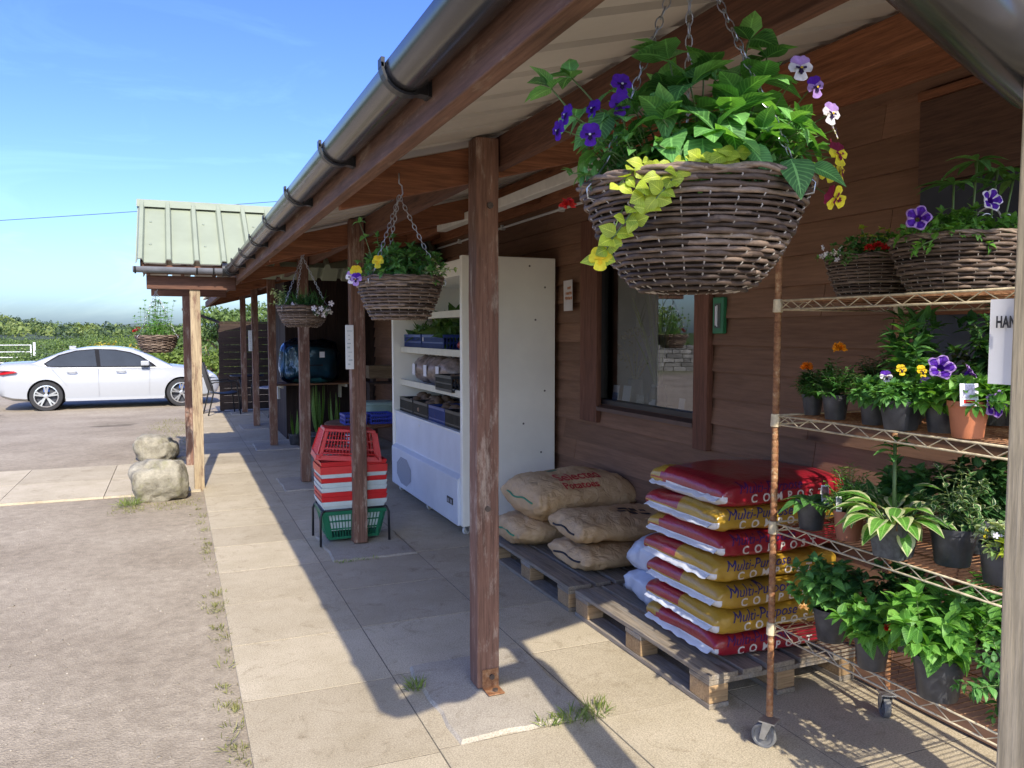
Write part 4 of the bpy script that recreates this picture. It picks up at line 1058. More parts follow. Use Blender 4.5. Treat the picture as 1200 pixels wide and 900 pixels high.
for z in RS:
    mb=MB()
    def truss(a,b):
        a=V(a);b=V(b);L=(b-a).length;n=max(4,int(L/.052))
        mb.tube([a,b],.0035,6); mb.tube([a-V((0,0,.032)),b-V((0,0,.032))],.0035,6)
        mb.tube([a+(b-a)*k/n-V((0,0,.032 if k%2 else 0)) for k in range(n+1)],.0022,5)
    i=.012
    truss((RKX0,RKY0+i,z),(RKX0,RKY1-i,z)); truss((RKX1,RKY0+i,z),(RKX1,RKY1-i,z)); truss((RKX0+i,RKY0,z),(RKX1-i,RKY0,z)); truss((RKX0+i,RKY1,z),(RKX1-i,RKY1,z))
    rim=rpart(mb,'wire_shelf',CREAMW,smooth=True)
    mb=MB(); y=RKY0+.02
    while y<RKY1-.01: mb.tube([(RKX0,y,z-.002),(RKX1,y,z-.002)],.0019,5); y+=.0245
    for x in (RKX0+.15,RKX0+.295,RKX0+.44): mb.tube([(x,RKY0,z-.006),(x,RKY1,z-.006)],.003,5)
    rpart(mb,'deck_wires',RUSTW,rim,smooth=True)
    for x in (RKX0,RKX1):
        for y in (RKY0,RKY1): mb=MB(); mb.lathe([(.0135,-.042),(.0185,-.040),(.0165,.004),(.0135,.006)],(x,y,z),14); rpart(mb,'collar',CREAMW,rim,smooth='auto')
# ------------------------------------------------------------------ plants
WICK=None
def wicker_mat():
    m,nt,p,o=newmat('wicker'); g=nn(nt,'ShaderNodeNewGeometry'); r=ramp(nt,[(0,(.05,.032,.022)),(.4,(.11,.074,.052)),(.75,(.19,.135,.097)),(1,(.29,.22,.16))]); nt.links.new(g.outputs['Random Per Island'],r.inputs[0])
    n=nn(nt,'ShaderNodeTexNoise',Scale=45.0,Detail=8.0,Roughness=.75); nt.links.new(coords(nt,(1,1,2.2)),n.inputs['Vector']); r2=ramp(nt,[(.3,(.45,.43,.42)),(.55,(1,1,1)),(.72,(1.55,1.5,1.45))]); nt.links.new(n.outputs[0],r2.inputs[0])
    c=mixc(nt,1.0,r.outputs[0],r2.outputs[0],'MULTIPLY'); nt.links.new(c,p.inputs['Base Color']); p.inputs['Roughness'].default_value=.6; p.inputs['Specular IOR Level'].default_value=.35; bump(nt,p,n.outputs[0],.5,.002); return m
WICK=wicker_mat(); TIE=plain('pale_tie_wire',(.42,.38,.33),.5,.3)
def wicker(t,R0,R1,H,rows,stakes=26,seg=104,sides=6,flat=0):
    """open woven bowl: top radius R0 at z=H, bottom R1 at z=0"""
    mb=MB()
    def rad(k): return R1+(R0-R1)*(k**.5)
    for i in range(rows):
        k=(i+.5)/rows; z=H*k; r=rad(k); th=H/rows*.53*rnd(.68,1.2)
        parts=random.choice((1,2,2,3)); a0=rnd(0,6.28)
        for q in range(parts):
            a1=a0+2*math.pi*q/parts; a2=a0+2*math.pi*(q+1)/parts+.12; n=int(seg/parts)+4; path=[];rs=[]
            ph=math.pi*(i%2); dz=rnd(-.12,.12)*H/rows
            for s in range(n):
                a=a1+(a2-a1)*s/(n-1); w=math.cos(stakes/2*a+ph)*th*.75
                rr=r+w+rnd(-1,1)*.0006+(.004 if q%2 else 0)*0
                zz=z+dz+th*.22*mnoise.noise(V((math.cos(a)*4,math.sin(a)*4,i*3.1+q)))
                path.append((math.cos(a)*rr,math.sin(a)*rr,zz)); rs.append(th*(1+.18*mnoise.noise(V((a*3,i,q))))*(.55 if s in (0,n-1) else 1))
            mb.tube(path,rs,sides)
    # rim roll
    for j in range(3):
        a0=rnd(0,6.28)
        path=[(math.cos(a0+6.283*s/60)*(R0+.003+.004*math.sin(s*1.1+j*2.1)),math.sin(a0+6.283*s/60)*(R0+.003+.004*math.sin(s*1.1+j*2.1)),H+.003+.004*math.cos(s*1.1+j*2.1)) for s in range(60)]
        mb.tube(path,.0042*R0/.2,6,closed=True)
    b=mb.build('wicker_bowl',WICK,t,smooth=True)
    mb=MB()
    for s in range(stakes):
        a=2*math.pi*(s+.5)/stakes; path=[]
        for i in range(rows*2+1):
            k=i/(rows*2); r=rad(k)+(.0035 if False else 0)+.0045*math.cos(i*math.pi/2+s*math.pi); path.append((math.cos(a)*r,math.sin(a)*r,H*k))
        mb.tube(path,.0013*R0/.2+.0002,4)
    mb.build('tie_wires',TIE,b,smooth=True)
    mb=MB(); mb.lathe([(.001,.01),(R1*.97,.012),(rad(.5)*.955,H*.5),(rad(.93)*.955,H*.90),(.001,H*.93)],(0,0,0),28); mb.build('liner_and_soil',SOIL,b,smooth=True)
def chain_mesh(mb,a,b,link=.022,w=.008,r=.0012,seg=10):
    a=V(a);b=V(b);L=(b-a).length;d=(b-a)/L;n=max(3,int(L/(link*.8)))
    s1=d.cross(V((.3,.8,.1))).normalized();s2=d.cross(s1)
    for i in range(n):
        c=a+d*L*(i+.5)/n; s=s1 if i%2 else s2; path=[]
        for k in range(seg):
            t=2*math.pi*k/seg; path.append(c+d*math.cos(t)*link*.56+s*math.sin(t)*w*.5*(1+.5*abs(math.sin(t))))
        mb.tube(path,r,4,closed=True)
def chains(t,R0,H,apex,angs,link=.022,r=.0012,name='chain'):
    for a in angs:
        mb=MB(); p=V((math.cos(a)*(R0+.002),math.sin(a)*(R0+.002),H-.02)); q=V(apex); u=(q-p)
        # bent wire hook into the weave
        o=V((math.cos(a),math.sin(a),0)); hk=p+u*.13
        mb.tube([p-o*.012-V((0,0,.006)),p+o*.012-V((0,0,.004)),p+o*.014+V((0,0,.012)),p+u*.05+o*.012,hk],r*1.25,5)
        chain_mesh(mb,hk,q,link,link*.36,r); mb.build(name,CHAIN,t,smooth=True)
L_BIG=leafmat('broad_leaf',[(0.048, 0.147, 0.037), (0.084, 0.237, 0.061), (0.13, 0.333, 0.084), (0.203, 0.451, 0.119)],trans=.32,rough=.58,veins=True)
L_MID=leafmat('pansy_leaf',[(0.05, 0.153, 0.043), (0.09, 0.234, 0.058), (0.153, 0.342, 0.09)],trans=.32,veins=True)
L_LIME=leafmat('lime_leaf',[(0.26, 0.36, 0.035), (0.37, 0.45, 0.045), (0.47, 0.52, 0.07)],trans=.35,veins=True)
L_DARK=leafmat('dark_leaf',[(0.019, 0.064, 0.019), (0.035, 0.106, 0.029), (0.067, 0.16, 0.045)],trans=.25,rough=.35,veins=True)
L_FEATH=leafmat('feathery_leaf',[(0.027, 0.105, 0.024), (0.058, 0.17, 0.037), (0.093, 0.238, 0.051)],trans=.25)
L_FRESH=leafmat('fresh_leaf',[(0.06, 0.18, 0.027), (0.112, 0.285, 0.045), (0.195, 0.405, 0.075)],trans=.35,veins=True)
L_CREAM=leafmat('cream_leaf_edge',[(.42,.46,.22),(.55,.56,.34)],trans=.3)
L_PALE=leafmat('pale_variegated_leaf',[(0.175, 0.3, 0.088), (0.375, 0.463, 0.213), (0.625, 0.65, 0.413)],trans=.3)
STEMG=plain('green_stem',(.10,.16,.045),.5); STEMR=plain('reddish_stem',(.15,.06,.04),.5)
P_PUR=petal('violet_petal',(.085,.015,.33)); P_LIL=petal('lilac_petal',(.42,.26,.62)); P_WHI=petal('white_petal',(.72,.68,.76)); P_YEL=petal('yellow_petal',(.72,.50,.02)); P_DRK=petal('dark_petal',(.02,.006,.05)); P_MAR=petal('maroon_petal',(.17,.012,.04)); P_RED=petal('red_petal',(.50,.02,.018)); P_ORA=petal('orange_petal',(.75,.20,.01)); P_PNK=petal('pink_petal',(.62,.12,.20)); P_LEM=petal('lemon_petal',(.70,.60,.04))
def frame(d,up=V((0,0,1))):
    d=V(d).normalized(); r=up.cross(d)
    if r.length<.05: r=V((1,0,0)).cross(d)
    r.normalize(); u=d.cross(r); return r,u,d
def petalfan(mb,c,r,u,d,ang,L,W,mi,lift=0,cup=.15,n=8):
    """rounded petal whose axis points at angle ang in the plane (r,u), facing d"""
    ax=r*math.cos(ang)+u*math.sin(ang); sd=d.cross(ax); vs=[c+d*lift]
    K=n
    for k in range(K+1):
        t=-1+2*k/K; q=math.cos(t*math.pi/2); 
        vs.append(c+ax*L*(.42+.58*q**.6)*(1 if abs(t)<.99 else .3)+sd*W/2*math.sin(t*math.pi/2*.98)*(1 if abs(t)<.99 else .6)+d*(lift+cup*L*(.2+q*.5)+.06*L*math.sin(k*1.9+ang*3)))
    mb.add(vs,[(0,k,k+1) for k in range(1,K+1)],mi)
def pansy(t,c,d,s,up_m,low_m,blotch,eye=None,name='flower',roll=0):
    """viola face: two upper petals, two side, one lower, dark blotch"""
    r,u,d=frame(d); mb=MB(); c=V(c)
    rr=r*math.cos(roll)+u*math.sin(roll); u=u*math.cos(roll)-r*math.sin(roll); r=rr
    for a in (62,118): petalfan(mb,c,r,u,d,R(a),s*.56,s*.52,0,-.002,.10)
    for a in (8,172): petalfan(mb,c,r,u,d,R(a),s*.50,s*.44,1,.000,.08)
    petalfan(mb,c,r,u,d,R(-90),s*.52,s*.62,1,.0015,.12)
    for a,l in ((8,.24),(172,.24),(-90,.28),(-70,.22),(-110,.22)): petalfan(mb,c,r,u,d,R(a),s*l,s*.14,2,.0035,.22,4)
    n=8; e=[c+d*(.0055+.03*s)+r*math.cos(2*math.pi*k/n)*s*.06+u*math.sin(2*math.pi*k/n)*s*.05 for k in range(n)]; mb.add(e,[tuple(range(n))],3)
    return mb.build(name,[up_m,low_m,blotch,eye or P_YEL],t,smooth=True)
def petunia(t,c,d,s,ma,mb_,name='flower'):
    r,u,d=frame(d); c=V(c); m=MB(); N=40; rings=[(.10,-.35),(.16,-.10),(.30,.02),(.46,.05),(.52,.02)]; vs=[]
    for j,(q,z) in enumerate(rings):
        for k in range(N):
            a=2*math.pi*k/N; lob=1+.13*math.cos(5*a)*(j/4); rf=.05*math.sin(10*a+j)*(j/4)
            vs.append(c+(r*math.cos(a)+u*math.sin(a))*s*q*lob+d*s*(z+rf*.7))
    for j in range(4):
        for k in range(N):
            q=(k%8); white=(q in (3,4)) and j>=1 or (j==3)
            m.add([vs[j*N+k],vs[j*N+(k+1)%N],vs[(j+1)*N+(k+1)%N],vs[(j+1)*N+k]],[(0,1,2,3)],1 if white else 0)
    m.tube([c-d*s*.35,c-d*s*.6-u*s*.12],[s*.07,s*.03],6,2)
    return m.build(name,[ma,mb_,STEMG],t,smooth=True)
def pompon(t,c,s,mat,n=90,name='flower',d=(0,0,1)):
    m=MB(); c=V(c); dd=V(d).normalized()
    for i in range(n):
        v=rv()
        if v.dot(dd)<-.15: v=v-dd*2*v.dot(dd)*.9
        b=c+v*s*.12; m.leaf(b,v,rv(),s*rnd(.36,.5),s*.26,.3,.25,0,n=2,shape=1.5)
    return m.build(name,mat,t,smooth=True)
def smallblooms(t,pts,s,mat,name='flower_cluster'):
    m=MB()
    for p in pts:
        r,u,d=frame(rv()+V((-.5,-.6,.5)))
        for k in range(5): petalfan(m,V(p),r,u,d,R(72*k),s*.5,s*.42,0,0,.1,4)
    return m.build(name,mat,t,smooth=True)
LS=1.0
def stemleafs(ms,ml,base,tip,n,L,W,mi=0,droop=.35,sr=.0022,start=.2,edge=None,opp=True,shape=.75,bend=.03,fold=.18,upright=.35):
    L=L*LS;W=W*LS
    base=V(base);tip=V(tip); mid=(base+tip)/2+V((rnd(-bend,bend),rnd(-bend,bend),bend*.6)); path=[]
    for k in range(7): t=k/6; path.append(base*(1-t)**2+mid*2*t*(1-t)+tip*t*t)
    ms.tube(path,[sr*(1-.5*k/6) for k in range(7)],5)
    a=rnd(0,6.28)
    for k in range(n):
        t=start+(1-start)*(k+.3*rnd(0,1))/max(1,n-1) if n>1 else 1; t=min(t,1); p=base*(1-t)**2+mid*2*t*(1-t)+tip*t*t; d0=(tip-base).normalized()
        r,u,_=frame(d0)
        for q in ((0,math.pi) if opp else (0,)):
            aa=a+q+k*1.57*(1 if opp else 1.5); d=(r*math.cos(aa)+u*math.sin(aa))+d0*upright+V((0,0,.15)); sc=rnd(.7,1.1)*(1-.35*t*(n>2))
            ml.leaf(p,d,V((0,0,1))+rv()*.35,L*sc,W*sc*rnd(.85,1.1),droop*rnd(.5,1.5),fold,mi,4,shape,edge)
    # end rosette
    for q in range(3):
        ml.leaf(tip,(tip-base).normalized()+rv()*.7,V((0,0,1))+rv()*.3,L*.6,W*.55,droop,fold,mi,3,shape,edge)
def mound(ms,ml,c,rx,rz_,n,L,W,mi=0,edge=None,shape=.75,droop=.35,start=.35,nl=4,low=.0,sr=.0018):
    c=V(c)
    for i in range(n):
        a=rnd(0,6.28); el=rnd(low,1)**.8; q=math.cos(el*1.35); tip=c+V((math.cos(a)*rx*q*rnd(.75,1.1),math.sin(a)*rx*q*rnd(.75,1.1),rz_*math.sin(el*1.5)*rnd(.75,1.1)))
        stemleafs(ms,ml,c+V((rnd(-.2,.2)*rx,rnd(-.2,.2)*rx,0)),tip,nl,L,W,mi,droop,sr=sr,start=start,edge=edge,shape=shape)
# ---------- the big foreground basket
random.seed(101)
B1=V((.855,1.205,1.622))
t=thing('hanging_basket','largest wicker hanging basket in the foreground, with violet and white pansies and lime trailers','hanging basket',B1,0,'wicker baskets hanging along the porch')
wicker(t,.198,.07,.18,21,26,130,7)
ap=(.0,.02,.62); chains(t,.196,.178,ap,(R(-61),R(59),R(179)),.024,.0013)
mb=MB(); mb.tube([(0,.02,.61),(.0,.02,.65),(.012,.02,.67),(.02,.02,.72),(.02,.02,.76)],.0022,6); mb.build('ceiling_hook',CHAIN,t,smooth=True)
ms,ml=MB(),MB(); mlm=MB(); mll=MB()
TOP=.178
rt=V((.922,-.387,0)); fw2=V((.387,.922,0))     # directions of the porch seen from the yard, used to lay the planting out
def L3(a,b,c): return rt*a+fw2*b+V((0,0,c))
mound(ms,mlm,(0,0,TOP-.02),.165,.10,60,.036,.024,nl=3)
for (a,b,c,n,L,W) in ((-.255,-.04,.345,3,.062,.038),(-.22,-.02,.37,3,.06,.036),(-.06,-.07,.385,3,.085,.05),(-.03,-.10,.33,3,.09,.055),(.03,-.12,.28,3,.085,.05),(.01,-.02,.38,3,.075,.048),(.085,-.03,.43,3,.07,.042),(.125,.0,.41,3,.065,.038),(.10,-.06,.35,3,.08,.05),(.13,.04,.38,3,.075,.045),(-.10,.02,.33,3,.075,.045),(.05,.06,.39,3,.08,.05),(.16,-.06,.27,3,.065,.036),(.0,-.15,.245,2,.07,.05),(-.08,-.13,.27,3,.07,.045),(.08,-.13,.25,3,.065,.036),(.18,.03,.29,3,.06,.034),(-.14,-.10,.28,3,.05,.028),(.13,-.12,.27,3,.06,.034),(.06,-.02,.32,3,.075,.048),(-.03,.08,.36,3,.075,.045),(-.11,-.05,.30,3,.065,.04),(.20,-.02,.25,3,.055,.032),(.05,-.10,.31,3,.075,.045),(-.06,-.02,.34,3,.075,.045),(.15,.08,.33,3,.07,.04),(-.16,.06,.28,3,.06,.035)):
    stemleafs(ms,ml,L3(a*.35,b*.35,TOP-.01),L3(a,b,c),n,L*1.42,W*1.8,0,.5,.0028,.35,fold=.09)
for k in range(26):
    a=rnd(-.2,.22); stemleafs(ms,mlm,L3(a*.6,rnd(-.1,.05),TOP-.01),L3(a,rnd(-.17,.1),rnd(.21,.30)),4,rnd(.034,.044),rnd(.022,.028),0,.35,.0016,.25)
for (a,b,c) in ((-.19,-.07,.245),(-.17,-.10,.23),(-.14,-.12,.245),(-.2,-.02,.26),(.15,-.08,.225),(.185,-.05,.24),(.20,.0,.26),(.145,.0,.29),(-.16,.05,.25),(-.09,-.15,.225),(.21,-.03,.22),(.19,-.07,.20),(-.22,-.05,.20),(-.20,-.08,.19)):
    stemleafs(ms,mlm,L3(a*.6,b*.6,TOP-.01),L3(a,b,c),5,.036,.023,0,.35,.0016,.25)
# hand-placed drooping leaves over the rim
for (a,b,c,da,db,dc,L,W) in ((.115,-.165,.20,.15,-.5,-.75,.062,.052),(.165,-.11,.20,.6,-.3,-.25,.06,.034),(-.02,-.15,.235,-.1,-.5,-.7,.09,.058),(-.075,-.10,.325,0,-.5,-.8,.085,.05),(-.055,-.11,.255,.0,-.5,-.65,.08,.048),(-.165,-.06,.30,-.3,-.3,-.9,.06,.042),(-.18,-.05,.28,-.6,-.2,-.5,.05,.035),(.05,-.15,.225,.35,-.4,-.5,.07,.036),(.02,-.14,.27,.1,-.5,-.6,.07,.04)):
    ml.leaf(L3(a,b,c),L3(da,db,dc),L3(0,-.8,.6),L*1.15,W*1.1,.3,.14,0,7,.62)
# lime creeping trailers
def trailer(pts,n,L,W):
    P=[L3(*p) for p in pts]; path=[]
    for k in range(len(P)-1):
        for q in range(4): path.append(P[k].lerp(P[k+1],q/4))
    path.append(P[-1]); ms.tube(path,.0014,5)
    for k in range(n):
        p=path[min(len(path)-1,int((k+.5)/n*len(path)))]
        for s in (-1,1): mll.leaf(p,L3(s*rnd(.4,1),rnd(-.9,-.2),rnd(-.5,.5)),L3(rnd(-.6,.6),-1,rnd(-.2,.9)),L*rnd(.55,1.0),W*rnd(.7,1.05),rnd(.1,.7),.05,0,5,.8)
trailer([(-.07,-.165,.19),(-.11,-.185,.15),(-.14,-.183,.11),(-.165,-.165,.075),(-.178,-.15,.045)],10,.034,.03)
trailer([(-.03,-.17,.195),(-.07,-.195,.17),(-.10,-.195,.135),(-.13,-.185,.10)],8,.032,.028)
trailer([(-.10,-.14,.20),(-.13,-.16,.185),(-.155,-.16,.16)],5,.03,.026)
trailer([(-.05,-.16,.20),(-.01,-.185,.195),(.022,-.185,.205)],6,.034,.025)
trailer([(.0,-.17,.20),(.025,-.185,.20)],3,.034,.025)
fo=ml.build('broad_foliage',L_BIG,t,smooth=True); mlm.build('pansy_foliage',L_MID,t,smooth=True); mll.build('lime_trailers',L_LIME,t,smooth=True); ms.build('stems',STEMG,t,smooth=True)
toward=V((-.55,-.8,.05))
def fl(a,b,c,s,kind,d=None,roll=0):
    dd=L3(*(d or (rnd(-.3,.3),-1,rnd(-.1,.25))))
    k={'v':(P_PUR,P_PUR,P_DRK),'w':(P_LIL,P_WHI,P_DRK),'l':(P_PUR,P_LIL,P_DRK),'m':(P_MAR,P_LEM,P_MAR),'y':(P_LEM,P_LEM,P_YEL)}[kind]
    pansy(t,L3(a,b,c),dd,s,*k,eye=P_WHI if kind=='v' else P_YEL,roll=roll)
    m=MB(); p=L3(a,b,c); q=L3(a*.5,b*.4,TOP); m.tube([p-dd*.002,p-dd*.012,(p+q)/2+V((0,0,.03)),q],.0011,5); m.build('flower_stalk',STEMG,t,smooth=True)
fl(-.145,-.11,.330,.036,'v'); fl(-.148,-.118,.296,.036,'v'); fl(-.195,-.12,.248,.036,'v'); fl(-.185,-.06,.305,.032,'v',(-.8,-.8,.2)); fl(-.232,-.10,.285,.032,'v',(-1,-.6,0)); fl(-.245,-.09,.262,.032,'v',(-1,-.7,-.1))
fl(.163,-.06,.372,.042,'w',(.05,-1,.05)); fl(.20,-.03,.35,.036,'l',(.4,-1,-.1),.3); fl(.228,-.03,.305,.038,'w',(.4,-1,0),-.2); fl(.238,-.02,.28,.032,'w',(1,-.5,.3))
fl(.222,-.08,.225,.042,'m',(.5,-1,.2)); fl(.238,-.05,.205,.042,'m',(.9,-.7,0)); fl(.215,-.09,.152,.042,'m',(.4,-.9,-.3),1.2); fl(.235,-.03,.245,.036,'m',(.9,-.4,.3)); fl(.205,-.08,.195,.034,'m',(.2,-1,0),.6)
fl(-.182,-.157,.045,.038,'y',(-.2,-1,.1))
pompon(t,L3(-.225,-.02,.15),.03,P_RED,60)
# ---------- the other hanging baskets
def hang(loc,label,R0,H,apex,seed,rows=13,planter=None,sx=1.0):
    random.seed(seed); t=thing('hanging_basket',label,'hanging basket',loc,0,'wicker baskets hanging along the porch')
    wicker(t,R0,R0*.52,H,rows,22,80,5); chains(t,R0,H,apex,(R(100),R(215),R(335)),.026,.0016)
    mb=MB(); a=V(apex); mb.tube([a-V((0,0,.02)),a+V((.015,0,.01)),a+V((.012,0,.04)),a+V((0,0,.05)),a+V((0,0,.09))],.003,6); mb.build('ceiling_hook',CHAIN,t,smooth=True)
    ms,ml=MB(),MB(); planter(t,ms,ml,H,R0); ms.build('stems',STEMG,t,smooth=True); return t
def pl2(t,ms,ml,H,R0):
    mound(ms,ml,(0,0,H-.02),.20,.15,80,.05,.03,nl=4); m2=MB()
    stemleafs(ms,ml,L3(-.08,-.05,H),L3(-.15,-.06,H+.22),3,.05,.034,0,.5); stemleafs(ms,ml,L3(-.05,0,H),L3(-.09,0,H+.17),4,.05,.03); stemleafs(ms,ml,L3(0,0,H),L3(-.02,-.05,H+.16),4,.05,.026)
    for k in range(6): stemleafs(ms,m2,L3(.1,-.06,H),L3(rnd(.12,.23),rnd(-.12,0),H+rnd(-.03,.07)),5,.03,.021,0)
    ml.build('foliage',L_MID,t,smooth=True); m2.build('pale_foliage',L_PALE,t,smooth=True)
    for (a,b,c,kk) in ((-.06,-.17,.055,0),(-.155,-.12,.02,0),(-.175,-.11,.0,1),(-.15,-.14,-.01,2)):
        up,lo=((P_YEL,P_LEM),(P_LIL,P_WHI),(P_PUR,P_LIL))[kk]; pansy(t,L3(a,b,H+c),L3(rnd(-.3,.1),-1,.1),.05,up,lo,P_YEL if kk==0 else P_DRK)
hang(V((.848,3.20,1.602)),'wicker hanging basket with yellow pansies, hung in front of the display fridge',.172,.165,(0,.0,.50),202,planter=pl2)
def pl3(t,ms,ml,H,R0):
    m3=MB()
    for i in range(170): a=rnd(0,6.28); q=rnd(0,.15); m3.leaf((math.cos(a)*q,math.sin(a)*q,H-.01),(math.cos(a)*.6,math.sin(a)*.6,1.2),rv(),rnd(.08,.17),.006,.4,.1,n=3)
    m2=MB()
    for k in range(9): stemleafs(ms,m2,L3(-.1,-.05,H),L3(rnd(-.22,-.12),rnd(-.12,0),H+rnd(.0,.16)),6,.04,.022)
    for k in range(8): stemleafs(ms,ml,L3(.08,-.08,H),L3(rnd(.08,.22),rnd(-.16,-.08),H+rnd(-.06,.08)),4,.045,.024)
    mound(ms,ml,(0,0,H-.02),.16,.10,30,.04,.022,nl=4)
    m3.build('grassy_foliage',L_FEATH,t,smooth=True); m2.build('golden_foliage',L_PALE,t,smooth=True); ml.build('foliage',L_DARK,t,smooth=True)
    smallblooms(t,[L3(rnd(.12,.24),rnd(-.2,-.1),H+rnd(-.07,.03)) for _ in range(9)]+[L3(-.01+rnd(-.03,.03),-.18,H+.01) for _ in range(3)],.045,P_WHI)
hang(V((.868,6.02,1.59)),'wicker hanging basket with grassy leaves and small white flowers, in front of the wrapped bundle',.185,.15,(0,0,.52),303,planter=pl3)
def pl4(t,ms,ml,H,R0):
    for i in range(34):
        a=rnd(0,6.28);q=rnd(.02,.17); b=V((math.cos(a)*q,math.sin(a)*q,H-.01)); stemleafs(ms,ml,b,b*1.25+V((0,0,rnd(.14,.36)-(.0)))-V((0,0,b.z*.25)),6,.055,.024,0,.4)
    mound(ms,ml,(0,0,H-.02),.17,.08,22,.04,.02,nl=3)
    ml.build('foliage',L_FRESH,t,smooth=True)
    for k in range(3): pompon(t,L3(-.2+.02*k,-.05,H+.04+.015*k),.045,(P_RED,P_PNK,P_RED)[k],40)
hang(V((-.162,8.60,1.355)),'small hanging basket with upright pale plants under the green-roofed cross porch',.195,.165,(0,-.02,.60),404,planter=pl4)
# ---------- baskets standing on the rack
def standb(loc,label,R0,H,seed,planter):
    random.seed(seed); t=thing('wicker_basket',label,'basket planter',loc,0,'planted wicker baskets on the top shelf'); wicker(t,R0,R0*.56,H,14,24,90,5); ms,ml=MB(),MB(); planter(t,ms,ml,H,R0); ms.build('stems',STEMG,t,smooth=True); return t
def pl5(t,ms,ml,H,R0):
    mound(ms,ml,(0,0,H-.02),.20,.10,70,.048,.03,nl=4); m2=MB()
    for k in range(10): stemleafs(ms,ml,L3(-.08,-.1,H),L3(rnd(-.22,-.02),rnd(-.19,-.12),H+rnd(-.05,.03)),3,.045,.032,0,.4)
    for (a,b,h) in ((.06,.03,.25),(.12,.02,.22),(.17,.02,.19),(.0,.05,.18)):
        tip=L3(a,b,H+h); ms.tube([L3(a*.8,b,H),tip],.0035,6)
        for k in range(8): an=k*.785+rnd(-.2,.2); m2.leaf(tip,L3(math.cos(an),math.sin(an),rnd(-.1,.35)),V((0,0,1)),rnd(.09,.14),.03,.35,.2,0,4,.9)
    ml.build('foliage',L_FRESH,t,smooth=True); m2.build('lupin_leaves',L_MID,t,smooth=True)
    petunia(t,L3(-.20,-.13,H+.05),L3(-.4,-1,.1),.066,P_PUR,P_LIL); petunia(t,L3(.005,-.15,H+.10),L3(.2,-1,.2),.062,P_PUR,P_WHI)
    m=MB()
    for (a,b) in ((.09,.02),(.16,.03)): m.tube([L3(a+.02*math.cos(q),b,H+.06+.025*math.sin(q)) for q in [k*.35 for k in range(10)]],.0022,5)
    m.build('chain_hooks',CHAIN,t,smooth=True)
standb(V((2.27,1.79,1.669)),'wider wicker basket on the rack top shelf with striped petunias and palm-like leaves',.20,.17,505,pl5)
def pl6(t,ms,ml,H,R0):
    mound(ms,ml,(0,0,H-.02),.17,.10,60,.042,.024,nl=4); m2=MB()
    for k in range(4): stemleafs(ms,m2,L3(-.05,-.08,H),L3(rnd(-.1,0),-.1,H+rnd(.05,.1)),3,.03,.025)
    for k in range(6): stemleafs(ms,ml,L3(-.1,-.1,H),L3(rnd(-.24,-.12),rnd(-.14,-.08),H+rnd(-.02,.04)),4,.025,.014)
    ml.build('foliage',L_MID,t,smooth=True); m2.build('lime_leaves',L_LIME,t,smooth=True)
    smallblooms(t,[L3(rnd(-.24,-.15),rnd(-.15,-.09),H+rnd(-.02,.03)) for _ in range(12)],.022,P_WHI)
    for k in range(3): pompon(t,L3(-.09+.028*k,-.16,H+.018+.008*(k%2)),.036,P_RED,60)
standb(V((2.34,2.19,1.669)),'wicker basket on the rack top shelf with red and tiny white flowers',.165,.15,606,pl6)
# ---------- pots
LS=1.55
def pot(t,r,h,mat,square=False,soil=True):
    mb=MB(); rb=r*.74
    prof=[(.001,0),(rb*.96,0),(rb,.004),(r*.94,h*.84),(r*.95,h*.845),(r,h*.85),(r*1.01,h),(r*.96,h),(r*.93,h*.9),(r*.9,h*.86)]
    mb.lathe(prof,(0,0,0),32,sq=8 if square else 0); p=mb.build('pot',mat,t,smooth='auto',angle=35)
    mb=MB(); mb.lathe([(.001,h*.9),(r*.91,h*.88)],(0,0,0),24,sq=8 if square else 0); mb.build('soil',SOIL,p,smooth=True)
    return p
def lab(t,x,y,z,w,h,rz_,tilt,mats):
    m=MB(); M=Matrix.Translation(V((x,y,z)))@Matrix.Rotation(R(rz_),4,'Z')@Matrix.Rotation(R(tilt),4,'X'); m.box(-w/2,w/2,-.0006,.0006,0,h,0,M); m.box(-w*.42,w*.42,-.0014,-.0008,h*.35,h*.93,1,M); m.box(-w*.3,w*.3,-.0014,-.0008,h*.12,h*.28,2,M)
    return m.build('plant_label',mats,t)
def plant(label,loc,r,h,potm,fn,rz_=0,square=False,seed=1,grp='potted plants on the wire rack'):
    random.seed(seed); t=thing('potted_plant',label,'potted plant',loc,R(rz_),grp)
    if r: pot(t,r,h,potm,square)
    ms,ml=MB(),MB(); fn(t,ms,ml,h)
    if ms.v: ms.build('stems',STEMG,t,smooth=True)
    return t
def feathery(c,n,L,ml,ms,rx,rz_):
    for i in range(n):
        a=rnd(0,6.28); e=rnd(.1,1); d=V((math.cos(a)*math.cos(e*1.4),math.sin(a)*math.cos(e*1.4),math.sin(e*1.4))); tip=V(c)+V((d.x*rx,d.y*rx,d.z*rz_))*rnd(.7,1.05); b=V(c); ms.tube([b,(b+tip)/2+V((0,0,.01)),tip],.0012,4)
        for k in range(7):
            t=.35+.65*k/6; p=b.lerp(tip,t); ax=(tip-b).normalized()
            for s in (-1,1): sd=ax.cross(V((0,0,1))); sd=sd.normalized()*s if sd.length>.05 else V((s,0,0)); ml.leaf(p,sd+ax*.7+rv()*.3,V((0,0,1)),L*rnd(.7,1.1),L*.27,.4,.2,n=2)
def marigold(nf,pts,hh,rx=.085):
    def f(t,ms,ml,h):
        feathery((0,0,h*.9),62,.036,ml,ms,rx*1.15,hh); ml.build('foliage',L_FEATH,t,smooth=True)
        for p,s,m in pts: pompon(t,V((0,0,h))+L3(*p),s,m,100)
    return f
